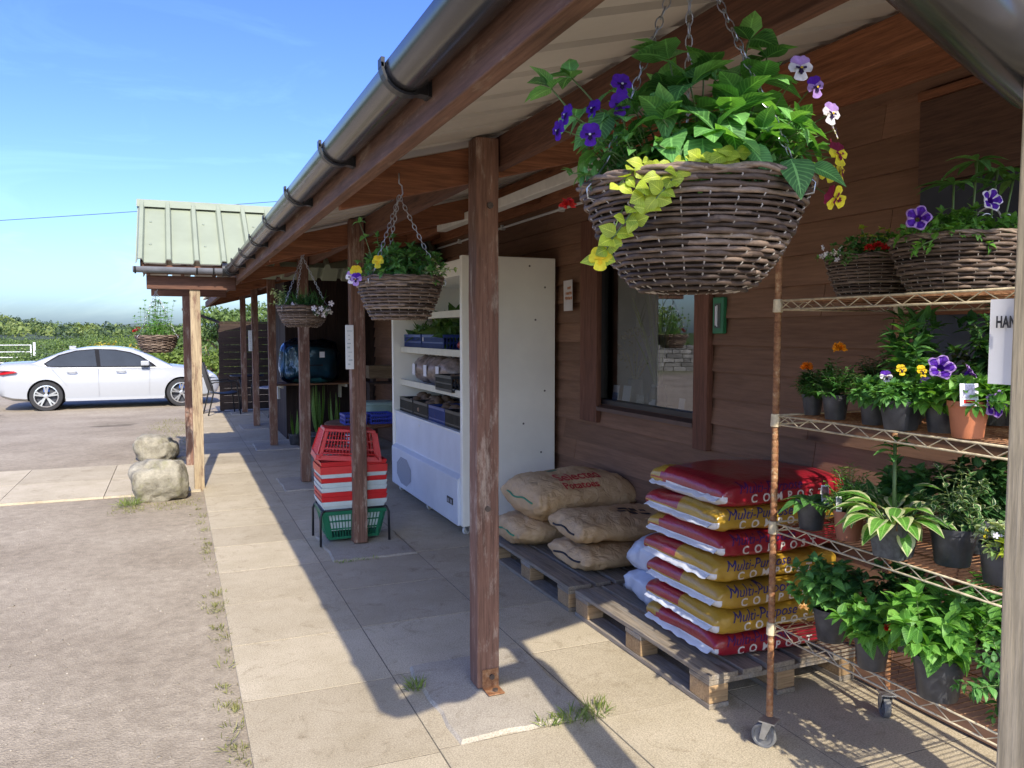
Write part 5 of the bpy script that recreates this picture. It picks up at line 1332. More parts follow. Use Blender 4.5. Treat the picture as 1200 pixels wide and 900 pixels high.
def pansypot(flowers,n=34,rx=.075,hh=.07,mat=L_MID,L=.036,W=.024):
    def f(t,ms,ml,h):
        mound(ms,ml,(0,0,h*.85),rx,hh,n,L,W,nl=3); ml.build('foliage',mat,t,smooth=True)
        for a,b,c,s,k in flowers:
            up,lo={'w':(P_PUR,P_WHI),'p':(P_LIL,P_LIL),'y':(P_YEL,P_YEL)}[k]; pansy(t,V((0,0,h))+L3(a,b,c),L3(rnd(-.2,.2),-1,.25),s,up,lo,P_DRK)
    return f
Z3=1.254;Z2=.859;Z1=.479
plant('small deep orange marigold in a black pot beside the rusty upright',(2.12,2.245,Z3),.038,.075,POTBLK,marigold(1,[((-.035,-.03,.095),.045,P_ORA)],.09,.06),seed=1)
plant('feathery marigold with a raised golden-orange bloom in a black pot, beside the smaller one',(2.085,2.10,Z3),.045,.085,POTBLK,marigold(1,[((-.0,-.02,.155),.05,petal('golden_petal',(.78,.30,.012)))],.125,.09),seed=2)
plant('feathery marigold without bloom behind the two flowering marigolds',(2.27,2.10,Z3),.045,.085,POTBLK,marigold(0,[],.15,.10),seed=3)
plant('pansy with a white and purple bloom in a black pot',(2.075,1.93,Z3),.043,.09,POTBLK,pansypot([(.025,-.03,.065,.042,'w')],34,.075,.06),seed=4)
plant('blue pansy with a yellow pansy behind it in a square black pot',(2.045,1.795,Z3),.050,.09,POTBLK,pansypot([(.06,-.03,.05,.045,'p'),(.03,.05,.09,.035,'y'),(.10,.05,.085,.04,'y')],34,.08,.06),square=True,rz_=8,seed=5)
def tallleaf(t,ms,ml,h):
    for k in range(9): a=rnd(0,6.28); stemleafs(ms,ml,(rnd(-.02,.02),rnd(-.02,.02),h*.9),(math.cos(a)*rnd(.02,.09),math.sin(a)*rnd(.02,.09),h+rnd(.12,.26)),6,.075,.026,0,.3)
    ml.build('foliage',L_MID,t,smooth=True)
plant('tall leafy dahlia without flowers in a black pot, behind the white and purple pansy',(2.20,1.90,Z3),.05,.09,POTBLK,tallleaf,seed=6)
def petbig(t,ms,ml,h):
    mound(ms,ml,(0,0,h*.85),.085,.07,30,.046,.03,nl=3); ml.build('foliage',L_FRESH,t,smooth=True); petunia(t,V((0,0,h))+L3(-.015,-.02,.105),L3(-.2,-1,.5),.07,P_PUR,P_LIL)
plant('petunia with one large veined purple trumpet beside the orange pot',(2.10,1.70,Z3),.048,.09,POTBLK,petbig,seed=7)
def pett(t,ms,ml,h):
    mound(ms,ml,(0,0,h*.85),.09,.06,34,.042,.024,nl=3); ml.build('foliage',L_FRESH,t,smooth=True)
    petunia(t,V((0,0,h))+L3(.04,-.06,-.005),L3(.3,-1,.0),.07,P_PUR,P_LIL); petunia(t,V((0,0,h))+L3(.02,.03,.08),L3(.8,-.3,.6),.05,P_PUR,P_LIL)
    q=L3(-.035,-.065,h-.01); lab(t,q.x,q.y,q.z,.05,.062,-24,-6,[PAPER,plain('label_picture',(.5,.46,.55),.5,var=.6,scale=80),P_RED])
plant('petunia in a bright orange terracotta-coloured pot with a picture label',(2.065,1.585,Z3),.055,.105,TERRA,pett,seed=8)
plant('yellow-green leafy plant in a black pot just under the paper sign',(2.21,1.50,Z3),.055,.10,POTBLK,lambda t,ms,ml,h:(mound(ms,ml,(0,0,h*.85),.11,.09,32,.05,.022,nl=4),ml.build('foliage',L_FRESH,t,smooth=True)),seed=9)
def bigdark(sx,hh,n):
    def f(t,ms,ml,h):
        for k in range(n): a=rnd(0,6.28); stemleafs(ms,ml,(rnd(-.03,.03),rnd(-.03,.03),h*.9),(math.cos(a)*rnd(.02,sx),math.sin(a)*rnd(.02,sx),h+rnd(.05,hh)),8,.045,.026,0,.35)
        ml.build('foliage',L_DARK,t,smooth=True); smallblooms(t,[(rnd(-.1,.1),-.1,h+rnd(.05,hh)) for _ in range(4)],.014,P_WHI)
    return f
plant('tall dark-leaved plant behind the large purple petunia, below the striped petunias',(2.44,1.78,Z3),.07,.12,POTBLK,bigdark(.16,.25,34),seed=10)
plant('tall dark-leaved plant behind the orange pot, beside the paper sign',(2.44,1.50,Z3),.07,.12,POTBLK,bigdark(.17,.26,34),seed=11)
# third shelf
def primrose(t,ms,ml,h):
    for k in range(15): a=k*2.4; e=rnd(.15,.8); ml.leaf((0,0,h*.9),(math.cos(a),math.sin(a),e),(0,0,1),rnd(.085,.125),rnd(.055,.07),.55,.14,0,6,.8)
    ml.build('foliage',L_MID,t,smooth=True); q=L3(.03,-.05,h-.012); lab(t,q.x,q.y,q.z,.026,.07,-22,-8,[PAPER,plain('label_photo',(.3,.16,.15),.5,var=.6,scale=90),INK_K])
plant('broad-leaved primrose in a black pot with a white tag',(2.06,2.175,Z2),.054,.105,POTBLK,primrose,seed=12)
def fern(t,ms,ml,h):
    feathery((0,0,h*.8),40,.03,ml,ms,.10,.19); ml.build('foliage',L_FRESH,t,smooth=True); m2=MB(); m3=MB(); mound(m3,m2,(.03,-.03,h*.85),.08,.07,12,.06,.026,nl=2,edge=1); m2.build('variegated_leaves',[L_MID,L_CREAM],t,smooth=True); m3.build('stalks',STEMG,t,smooth=True)
    q=L3(-.045,-.03,h-.0); lab(t,q.x,q.y,q.z,.018,.05,-22,-6,[PAPER,PAPERG,INK_K])
plant('feathery green plant in a dull terracotta-coloured pot, third shelf',(2.065,2.01,Z2),.050,.10,TERRAD,fern,seed=13)
def hosta(t,ms,ml,h):
    for k in range(34):
        a=k*2.4; e=rnd(.1,1.5); d=V((math.cos(a),math.sin(a),e)); b=V((math.cos(a)*.02,math.sin(a)*.02,h*.85)); m=b+d.normalized()*rnd(.03,.09); ms.tube([b,m],.0022,5); ml.leaf(m,d*V((1,1,.6)),(0,0,1),rnd(.09,.13),rnd(.052,.072),.5,.13,0,6,.85,edge=1)
    for (a,b,c,da,dc) in ((-.07,-.09,.05,-.8,.0),(.0,-.085,.02,.3,-.5),(-.02,-.08,-.02,-.2,-.6),(.06,-.07,.11,.8,.3)): ml.leaf(V((0,0,h))+L3(a*.5,b*.6,c),L3(da,-.7,dc),(0,0,1),.085,.056,.35,.1,0,6,.85,edge=1)
    ml.build('variegated_leaves',[L_FRESH,L_CREAM],t,smooth=True); m2=MB(); tip=V((.03,.02,h+.24)); ms.tube([(0,0,h*.8),tip],.006,7)
    for k in range(7): an=k*.9; m2.leaf(tip-V((0,0,.012*k%.05)),(math.cos(an),math.sin(an),.45),(0,0,1),.075,.036,.5,.15,0,5,.8)
    m2.build('crown_leaves',L_MID,t,smooth=True); q=L3(-.035,-.06,h-.01); m=MB(); M=Matrix.Translation(q)@Matrix.Rotation(R(18),4,'Y'); m.box(-.009,.009,-.001,.001,-.01,.06,0,M); m.build('plant_label',plain('brown_label',(.25,.12,.07),.5),t)
plant('large hosta with cream-edged leaves in a square grey pot',(2.035,1.80,Z2),.062,.115,POTGREY,hosta,square=True,rz_=14,seed=14)
def smallvar(t,ms,ml,h):
    for k in range(22): a=rnd(0,6.28); stemleafs(ms,ml,(0,0,h*.9),(math.cos(a)*rnd(.03,.11),math.sin(a)*rnd(.03,.11),h+rnd(.02,.17)),6,.03,.018,0,.3,edge=1)
    ml.build('variegated_leaves',[L_DARK,L_PALE],t,smooth=True); pansy(t,V((0,0,h))+L3(.055,-.065,-.005),L3(.2,-1,.1),.03,P_LEM,P_LEM,P_LEM)
plant('bushy plant with small white-edged leaves in a wide black pot, right of the hosta',(2.13,1.67,Z2),.066,.115,POTBLK,smallvar,seed=15)
def silver(t,ms,ml,h):
    mound(ms,ml,(0,0,h*.85),.075,.06,26,.028,.018,nl=3); ml.build('foliage',L_PALE,t,smooth=True); m2=MB();m3=MB(); mound(m3,m2,L3(.01,-.05,h*.9),.05,.03,9,.028,.024,nl=2); m2.build('lime_leaves',L_LIME,t,smooth=True); m3.build('stalks',STEMG,t,smooth=True); smallblooms(t,[V((0,0,h))+L3(rnd(-.06,.05),-.05,rnd(.02,.06)) for _ in range(8)],.018,P_WHI)
    for a,b in ((.0,-.07),): pansy(t,V((0,0,h))+L3(a,b,.02),L3(0,-1,.2),.02,P_PNK,P_PNK,P_PNK)
plant('pale silvery trailing plant with lime leaves in a black pot',(2.09,1.49,Z2),.056,.11,POTBLK,silver,seed=16)
# bottom shelf
def fuchsia(n,sx,hh,mat,blooms=(),L=.05,W=.033,ll=None):
    def f(t,ms,ml,h):
        for k in range(int(n*1.3)): a=rnd(0,6.28); q=rnd(.03,sx); stemleafs(ms,ml,(rnd(-.02,.02),rnd(-.02,.02),h*.9),(math.cos(a)*q,math.sin(a)*q,h+hh*rnd(.25,1)*(1-.4*q/sx)),6,L,W,0,.35)
        ml.build('foliage',mat,t,smooth=True)
        for (a,b,c,s,m) in blooms: pompon(t,V((0,0,h))+L3(a,b,c),s,m,60)
        if ll: q=V((0,0,h))+L3(*ll); lab(t,q.x,q.y,q.z,.018,.06,-20,10,[PAPER,PAPERG,INK_K])
    return f
plant('bushy green fuchsia in a black pot at the left end of the bottom shelf',(2.09,2.10,Z1),.062,.115,POTBLK,fuchsia(24,.13,.20,L_MID,((-.135,-.10,.03,.034,petal('peach_petal',(.7,.45,.2))),)),seed=17)
plant('begonia with red flower and pink bud in a grey-black pot with a label, bottom shelf',(2.035,1.87,Z1),.056,.10,POTGREY if False else POTBLK,fuchsia(16,.10,.13,L_FRESH,((-.01,-.135,.075,.036,P_RED),(.065,-.12,.15,.05,P_PNK),(.095,-.11,.115,.034,P_PNK)),.055,.034,(.06,-.05,.0)),seed=18)
plant('dark leafy plant in a black pot behind the begonia, bottom shelf',(2.25,1.95,Z1),.06,.11,POTBLK,fuchsia(24,.14,.22,L_DARK),seed=19)
plant('dull red-leaved plant behind the pink buds, bottom shelf',(2.40,1.80,Z1),.055,.10,POTBLK,fuchsia(12,.09,.19,leafmat('bronze_leaf',[(.10,.04,.02),(.20,.08,.04),(.08,.09,.03)],trans=.2)),seed=20)
plant('largest fresh green bush in a scuffed black pot, front of the bottom shelf',(2.05,1.64,Z1),.074,.13,POTBLK,fuchsia(30,.15,.23,L_FRESH,(),.058,.038),seed=21)
plant('dense green bush in a black pot behind the largest fuchsia, bottom shelf',(2.30,1.62,Z1),.07,.12,POTBLK,fuchsia(34,.18,.24,L_MID),seed=22)
def trailing(t,ms,ml,h):
    for k in range(26): a=rnd(0,6.28); stemleafs(ms,ml,(0,0,h*.95),(math.cos(a)*rnd(.05,.16),math.sin(a)*rnd(.05,.16),h+rnd(-.12,.16)),7,.03,.015,0,.4)
    ml.build('foliage',L_MID,t,smooth=True); pansy(t,V((0,0,h))+L3(-.02,-.10,.10),L3(-.2,-1,.2),.035,P_LEM,P_LEM,P_LEM); pansy(t,V((0,0,h))+L3(.0,-.10,.125),L3(.3,-1,.2),.03,P_LEM,P_LEM,P_LEM)
plant('trailing plant with a pale yellow flower, at the right of the bottom shelf',(2.10,1.43,Z1),.06,.11,POTBLK,trailing,seed=23)
plant('dense dark green plant at the back right of the bottom shelf',(2.42,1.40,Z1),.065,.11,POTBLK,fuchsia(26,.16,.22,L_DARK),seed=24)
plant('low leafy plant in a black pot behind the primrose and the hosta',(2.28,1.98,Z2),.055,.10,POTBLK,fuchsia(20,.13,.18,L_MID),seed=31)
plant('dark bushy plant in a black pot directly behind the hosta',(2.33,1.74,Z2),.06,.11,POTBLK,fuchsia(24,.14,.20,L_DARK),seed=32)
plant('leafy dahlia without flowers in a black pot at the back left of the second shelf',(2.36,2.02,Z3),.05,.09,POTBLK,tallleaf,seed=33)
plant('low green bedding plant in a small black pot, behind the blue pansy',(2.22,1.74,Z3),.045,.085,POTBLK,pansypot([],30,.09,.08),seed=34)
# tall dead seed-stalk plant at the back of the third shelf
def dry(t,ms,ml,h):
    for k in range(7): a=rnd(0,6.28); tip=V((math.cos(a)*.08,math.sin(a)*.08,h+rnd(.1,.24))); ml.tube([(0,0,h*.8),tip*.6+V((0,0,h*.4)),tip],.0016,5); ml.leaf(tip,rv()+V((0,0,.5)),rv(),.03,.014,.5,.2)
    ml.build('dry_stems',leafmat('dry_stem',[(.2,.13,.07),(.3,.24,.12)],trans=.1),t,smooth=True)
plant('thin straggly plant with dry stems at the back of the third shelf',(2.42,1.52,Z2),.055,.10,POTBLK,dry,seed=25)
# ------------------------------------------------------------------ signs and small wall things
random.seed(77)
def wallM(y,z,x=2.745): return Matrix(((0,0,-1,x),(-1,0,0,y),(0,1,0,z),(0,0,0,1)))
t=thing('paper_sign','white paper sign with black capitals clipped to the rack, partly behind the pale post','sign',(1.992,1.36,1.53))
mb=MB(); n=10
vs=[(.004*math.sin(k*.9),.115-.23*k/n,z) for z in (-.115,.108) for k in range(n+1)]; vs2=[(x-.0012,y,z) for x,y,z in vs]; N=len(vs)
mb.add(vs2+vs,[(k,k+1,n+2+k,n+1+k) for k in range(n)]+[(N+k+1,N+k,N+n+1+k,N+n+2+k) for k in range(n)]); mb.build('paper_sheet',PAPER,t,smooth=True)
text_obj('lettering','HAN',.042,plain('black_ink',(.025,.025,.03),.6),wallM(.094,.034,-.0072)@Matrix.Diagonal((.60,1,1,1)),t,bold=.0012,space=1.05)
t=thing('paper_notice','curling white paper notice with three lines of orange print on the wall beside the fridge','notice',(2.76,5.43,1.83))
mb=MB(); n=8
vs=[(-.012-.022*(k/n)**2,.095-.19*k/n+.008*j,-.115+.23*j) for j in (0,1) for k in range(n+1)]; vs2=[(x-.0012,y,z) for x,y,z in vs]; N=len(vs)
mb.add(vs2+vs,[(k,k+1,n+2+k,n+1+k) for k in range(n)]+[(N+k+1,N+k,N+n+1+k,N+n+2+k) for k in range(n)]); nb=mb.build('paper_sheet',plain('notice_paper',(.62,.58,.56),.7,var=.04),t,smooth=True)
mb=MB(); bv=bvh_of(nb); INKO=plain('orange_ink',(.50,.20,.08),.6)
for zz,y0,y1 in ((.045,.025,-.04),(.005,.06,-.06),(-.032,.07,-.07)):
    y=y0
    while y>y1:
        w=rnd(.007,.011); h=rnd(.018,.024); q=bv.ray_cast(V((-.3,y,zz)),V((1,0,0)))
        if q[0]:
            x=q[0].x-.002; mb.box(x-.0005,x+.0005,y-.003,y,zz,zz+h); mb.box(x-.0005,x+.0005,y-w,y-.0035,zz+rnd(0,h*.7),zz+h)
        y-=w+.006
mb.build('print',INKO,t)
t=thing('wall_thermometer','small green wall thermometer on the cladding right of the window','thermometer',(2.776,3.635,1.545))
mb=MB(); mb.box(-.03,0,-.045,.045,0,.20); b=mb.build('case',GREENP,t,bevel=.006); 
mb=MB(); mb.box(-.0325,-.0305,-.026,.026,.03,.165); mb.build('scale_plate',plain('dark_scale',(.06,.075,.06),.5),b); mb=MB(); mb.tube([(-.034,.0,.04),(-.034,.0,.155)],.0035,6); mb.box(-.034,-.0328,.008,.017,.045,.15); mb.build('glass_tube',PAPER,b)
t=thing('slate_board','dark slate chalkboard with white chalk curls on the wall behind the rack','chalkboard',(2.77,1.70,1.75))
mb=MB(); mb.box(-.022,0,-.62,.655,-.40,.375); b=mb.build('board',plain('slate',(.028,.033,.045),.5,var=.35,scale=4),t,bevel=.003)
CHALK=plain('chalk',(.5,.5,.5),.9)
for cy,cz,r_ in ((.36,.20,.055),(.20,.18,.05),(.02,.16,.06)): mb=MB(); mb.tube([(-.0235,cy-r_*math.cos(a),cz+r_*math.sin(a)) for a in [k*.26 for k in range(14)]],.0035,5); mb.build('chalk_curl',CHALK,b)
mb=MB(); mb.box(-.035,0,-.62,.655,-.13,-.09); mb.build('ledge',W_RED,t,bevel=.003)
for (px,py,z0,z1,lb) in ((1.148,5.738,1.29,1.605,'white sign plate fixed to the left edge of the second porch post'),(1.135,13.785,1.25,1.59,'small white sign plate on a far porch post beyond the cross porch')):
    t=thing('sign_plate',lb,'sign',(px,py,z0)); mb=MB(); mb.box(-.028,.03,-.006,.009,0,z1-z0); b=mb.build('plate',WHITEP,t,bevel=.003)
    mb=MB()
    for k in range(9): z=.03+k*.03; mb.box(-.018+rnd(0,.01),rnd(.0,.02),-.0075,-.0065,z,z+rnd(.004,.012))
    mb.build('faded_print',plain('faded_print',(.42,.47,.46),.6,var=.3,scale=60),b)
# things in the window
t=thing('vase_of_bulrushes','tall bulrushes and pale grasses in a vase behind the shop window','dried flowers',(2.93,4.50,1.046))
mb=MB(); mb.lathe([(.001,0),(.05,0),(.065,.06),(.05,.14),(.055,.16),(.046,.158),(.04,.02)],(0,0,0),20); mb.build('vase',plain('dark_vase',(.1,.1,.1),.3),t,smooth=True)
ms,ml=MB(),MB()
for k in range(16):
    a=rnd(0,6.28); tip=V((math.cos(a)*.09,math.sin(a)*.22,rnd(.55,.98))); ms.tube([(0,0,.05),tip*.5+V((0,0,.15)),tip],.004,5); ml.leaf((0,0,.1),tip+V((0,rnd(-.1,.1),0)),(1,0,0),rnd(.5,.9),.018,.15,.1,n=5)
for k in range(5): y=rnd(-.12,.1); ms.tube([(rnd(-.03,.03),y,.72+.05*k),(rnd(-.03,.03),y,.92+.03*k)],.02,8,1)
ms.build('stalks',[plain('dry_stalk',(.36,.38,.22),.7),plain('bulrush_head',(.42,.36,.26),.9)],t,smooth=True); ml.build('blades',leafmat('pale_blades',[(.25,.30,.14),(.36,.38,.22)],trans=.3),t,smooth=True)
t=thing('dried_bouquet','pale dried flower bouquet at the left end of the window sill, behind the glass','dried flowers',(2.98,4.86,1.046))
mb=MB(); mb.lathe([(.001,0),(.045,0),(.05,.18),(.045,.18)],(0,0,0),16); mb.build('vase',plain('grey_vase',(.25,.25,.24),.5),t,smooth=True); ml=MB()
for k in range(160): d=(rv()+V((0,0,.6))).normalized(); p=V((0,0,.38))+V((d.x*.1,d.y*.14,d.z*.14)); ml.leaf(p,d,rv(),.03,.014,.2,.1,n=2)
for k in range(14): d=(rv()+V((0,0,2))).normalized(); ml.tube([(0,0,.15),V((0,0,.15))+d*.24],.003,4)
ml.build('dried_flowers',leafmat('dried_flower',[(.3,.26,.18),(.45,.40,.3)],trans=.2),t)
BLUI=plain('postcard_picture',(.08,.25,.50),.4,var=.5,scale=25)
for i,(y,w,h,lb,pic) in enumerate(((4.945,.085,.135,'leaflet with a blue picture at the left end of the window sill',1),(4.80,.10,.14,'plain pale leaflet second from the left on the window sill',0),(4.62,.10,.09,'grey card lying low in the middle of the window sill',0),(4.47,.07,.07,'small white card right of the grey one on the window sill',0),(4.14,.06,.10,'white leaflet left of the blue one at the right of the window sill',0),(3.935,.085,.165,'tall leaflet with a blue picture at the right end of the window sill',1))):
    t=thing('leaflet',lb,'leaflet',(2.862,y,1.046)); t.rotation_euler=(0,R(8),0)
    mb=MB(); mb.box(-.001,.001,-w/2,w/2,0,h); mb.build('card',PAPERG if i==2 else PAPER,t)
    if pic: mb=MB(); mb.box(-.0025,-.0015,-w*.42,w*.42,h*.2,h*.62); mb.build('picture',BLUI,t)
# ------------------------------------------------------------------ things at the far end of the porch
def gchair(loc,rz_,label):
    t=thing('garden_chair',label,'chair',loc,rz_,'dark garden furniture at the far end of the porch')
    for s in (-1,1):
        mb=MB(); mb.tube([(.28,s*.27,0),(.24,s*.27,.42),(.22,s*.28,.60),(.16,s*.28,.64),(-.18,s*.28,.62),(-.24,s*.25,.60)],.013,8); mb.build('leg',DGREY,t,smooth=True)
        mb=MB(); mb.tube([(-.30,s*.25,0),(-.20,s*.25,.42),(-.22,s*.25,.55),(-.36,s*.24,1.0)],.013,8); mb.build('leg',DGREY,t,smooth=True)
    mb=MB(); mb.grid(lambda u,v:(-.21+.46*u,-.24+.48*v,.43-.03*math.sin(math.pi*u)),8,6); mb.grid(lambda u,v:(-.21+.46*u,-.24+.48*v,.415-.03*math.sin(math.pi*u)),8,6); mb.build('seat',BLACKP,t,smooth=True)
    mb=MB(); mb.grid(lambda u,v:(-.205-.16*u,-.24+.48*v,.45+.55*u),8,6); mb.grid(lambda u,v:(-.22-.16*u,-.24+.48*v,.45+.55*u),8,6); mb.build('backrest',BLACKP,t,smooth=True)
gchair((.80,16.2,.005),R(8),'dark garden armchair at the far end of the walkway beside the pale post')
def rtable(loc,r,h,top,leg,label,thick=.025):
    t=thing('round_table',label,'table',loc); mb=MB(); mb.lathe([(.001,h-thick),(r*.98,h-thick),(r,h-thick*.5),(r*.985,h),(.001,h)],(0,0,0),36); mb.build('tabletop',top,t,smooth='auto')
    for k in range(4):
        a=k*1.571+.6; mb=MB(); mb.tube([(math.cos(a)*r*.62,math.sin(a)*r*.62,0),(math.cos(a)*r*.35,math.sin(a)*r*.35,h*.55),(math.cos(a)*r*.6,math.sin(a)*r*.6,h-thick)],.014,8); mb.build('leg',leg,t,smooth=True)
    return t
rtable((1.32,17.0,.0),.33,.70,DGREY,DGREY,'dark round garden table beside the chair at the far end')
rtable((1.72,15.3,.0),.34,.56,plain('grey_tabletop',(.36,.36,.37),.4),DGREY,'low round table with a pale grey top between the far porch posts')
t=thing('wooden_screen','dark brown horizontal-board screen closing the far end of the porch','screen',(2.0,18.2,-.1))
mb=MB()
for k in range(12): mb.box(-1.15,1.6,-.02+rnd(0,.004),.0,k*.155,k*.155+.151)
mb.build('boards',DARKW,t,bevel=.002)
for x in (-1.1,.2,1.5): mb=MB(); mb.box(x-.04,x+.04,.001,.08,-.05,1.88); mb.build('post',DARKW,t)
mb=MB(); mb.box(-1.2,1.65,-.03,.05,1.861,1.89); mb.build('cap',DARKW,t)
mb=MB(); mb.bar((-1.15,-.1,1.88),(-1.85,-2.2,2.08),.05,.04); mb.build('sloping_rail',DARKW,t)
mb=MB()
t=thing('wall_shelf','narrow dark shelf on a pale bracket against the store wall','shelf',(1.75,11.75,.84))
mb=MB(); mb.box(-.52,.62,-.33,.235,-.02,.0); mb.build('board',W_TABLE,t,bevel=.003)
for x in (-.38,.5): mb=MB(); mb.box(x-.03,x+.0,.12,.232,-.24,-.021); mb.box(x-.03,x,-.30,.119,-.06,-.021); mb.build('bracket',plain('pale_bracket',(.5,.48,.40),.6),t)
# wrapped bundle
def blob(name,mat,sx,sy,sz,seed,parent,wr=.03,n=4.0,nu=56,nv=36):
    mb=MB(); o=V((seed,seed,seed)); e=2/n
    def f(u,v):
        a=2*math.pi*u;b=math.pi*(v-.5); c=lambda x:math.copysign(abs(x)**e,x)
        p=V((c(math.cos(b))*c(math.cos(a)),c(math.cos(b))*c(math.sin(a)),c(math.sin(b)))); q=V((p.x*sx,p.y*sy,p.z*sz))
        return q+p.normalized()*wr*(mnoise.noise(q*5+o)+.5*mnoise.noise(V((q.x*18,q.y*18,q.z*6))+o))+V((0,0,sz))
    mb.grid(f,nu,nv,cu=True); return mb.build(name,mat,parent,smooth=True)
t=thing('wrapped_bundle','large dark green bundle wrapped in shiny clear blue plastic on the shelf','bundle',(1.76,11.66,.845))
blob('bundle_body',plain('dark_green_cloth',(.014,.085,.095),.5,var=.3),.36,.19,.265,4,t,.02)
m,nt,p,o=newmat('blue_film_wrap'); nt.nodes.remove(p); g=nn(nt,'ShaderNodeBsdfGlossy',Roughness=.18,Color=(.55,.7,1,1)); tr=nn(nt,'ShaderNodeBsdfTransparent',Color=(.55,.72,.9,1)); fr_=nn(nt,'ShaderNodeFresnel',IOR=1.6); mx=nn(nt,'ShaderNodeMixShader'); nt.links.new(fr_.outputs[0],mx.inputs[0]); nt.links.new(tr.outputs[0],mx.inputs[1]); nt.links.new(g.outputs[0],mx.inputs[2]); nt.links.new(mx.outputs[0],o.inputs[0])
blob('plastic_wrap',m,.42,.22,.30,9,t,.05)
mb=MB(); mb.box(.10,.17,-.262,-.26,.36,.44); mb.build('label',PAPER,t)
mb=MB(); mb.box(-.05,.15,-.226,-.222,.24,.262); mb.build('strap',BLACKP,t)
t=thing('wooden_trough','pale wooden trough on the wall beside the fridge','trough',(2.56,10.6,.945))
mb=MB(); mb.add([(-.2,-.1,0),(.17,-.1,0),(.215,-.13,.17),(-.215,-.13,.17),(-.2,.1,0),(.17,.1,0),(.215,.12,.17),(-.215,.12,.17)],[(0,1,2,3),(5,4,7,6),(4,0,3,7),(1,5,6,2),(0,4,5,1)]); mb.add([(-.2,-.115,.169),(.2,-.115,.169),(.2,.105,.169),(-.2,.105,.169)],[(0,1,2,3)]); mb.build('trough_body',wood('trough_wood',(.12,.085,.05),(.22,.16,.095),'x'),t)
mb=MB(); mb.box(-.15,-.11,-.08,.1,-.05,-.002); mb.box(.1,.14,-.08,.1,-.05,-.002); mb.build('bearers',DARKW,t)
t=thing('wall_shelf','small shelf under the wooden trough','shelf',(2.56,10.6,.87)); mb=MB(); mb.box(-.22,.22,-.14,.13,-.0,.023); mb.build('board',DARKW,t); mb=MB(); mb.box(-.2,-.16,-.1,.1,-.87,-.001); mb.box(.15,.19,-.1,.1,-.87,-.001); mb.build('bracket',DARKW,t)
t=thing('round_table','low round wooden table with a red-brown pedestal, carrying blue crates','table',(2.02,9.3,0))
mb=MB(); mb.lathe([(.001,.47),(.40,.47),(.45,.485),(.455,.50),(.44,.512),(.001,.512)],(0,0,0),40); mb.build('tabletop',W_TABLE,t,smooth='auto')
mb=MB(); mb.lathe([(.26,0),(.22,.03),(.17,.06),(.16,.44),(.24,.469)],(0,0,0),14); mb.build('pedestal',plain('red_brown_paint',(.13,.035,.025),.5,var=.2),t)
crate('crate','bright blue slotted crate at the left of the low round table','crate',(1.86,9.14,.514),.24,.3,.115,BLUE2,'crates on the round table')
crate('crate','bright blue slotted crate at the right of the low round table','crate',(2.16,9.12,.514),.26,.3,.115,BLUE2,'crates on the round table')
t=thing('storage_tub','pale green plastic tub with a lid behind the blue crates','tub',(2.23,9.47,.514))
PG=plain('pale_green_plastic',(.30,.42,.36),.4,var=.1); mb=MB(); mb.lathe([(.001,0),(.17,0),(.20,.17),(.001,.17)],(0,0,0),28,sq=6); mb.build('tub_body',PG,t,smooth='auto'); mb=MB(); mb.lathe([(.21,.172),(.215,.185),(.19,.215),(.001,.22)],(0,0,0),28,sq=6); mb.build('lid',PG,t,smooth='auto')
STRAP=leafmat('strap_leaf',[(.07,.16,.03),(.13,.25,.05),(.20,.32,.09)],trans=.3)
for i,(x,y,n,hh,lb) in enumerate(((1.83,11.45,12,.72,'taller strap-leaved plant in a dark pot by the store wall'),(2.05,11.4,8,.62,'shorter strap-leaved plant beside it, right of the fourth post'),(1.50,11.3,5,.34,'small strap-leaved plant in a dark pot at the corner of the store wall'))):
    random.seed(60+i); t=thing('potted_plant',lb,'potted plant',(x,y,.002),0,'strap-leaved plants by the store wall'); pot(t,.10,.16,POTBLK); ml=MB()
    for k in range(n): a=rnd(0,6.28); ml.leaf((math.cos(a)*.03,math.sin(a)*.03,.13),(math.cos(a)*.22,math.sin(a)*.22,1),(math.cos(a),math.sin(a),.1),hh*rnd(.7,1.1),.045,.12,.12,n=7,shape=.45)
    ml.build('foliage',STRAP,t,smooth=True)
random.seed(4)
for i,(x,y,lb) in enumerate(((1.66,11.15,'empty grey pot lying by the foot of the fourth post'),(1.95,11.1,'black pot standing in front of the strap-leaved plants'),(2.25,11.2,'pale grey bucket by the store wall'))):
    t=thing('plant_pot',lb,'pot',(x,y,.002)); pot(t,.09,.13,(POTGREY,POTBLK,SILVP)[i])
# ------------------------------------------------------------------ the white car
CARW=plain('white_car_paint',(.36,.37,.385),.25,var=.01,spec=.4,coat=.4); CARG=plain('dark_car_glass',(.022,.027,.034),.02,var=.2,scale=3,spec=.35); TYRE=plain('tyre',(.022,.022,.023),.8); ALLOY=plain('alloy_rim',(.62,.63,.66),.25,.9,var=.05); ALLOYD=plain('dark_rim_barrel',(.04,.042,.05),.5); LAMPR=plain('tail_lamp_red',(.40,.012,.02),.15); TRIMB=plain('black_trim',(.015,.015,.017),.8,spec=.1)
ang=math.atan2(.15,2.77); cx,cy=-2.68,20.45
t=thing('parked_car','white saloon car parked side-on across the yard','car',(cx+.92*-math.sin(ang),cy+.90,-.197),ang)
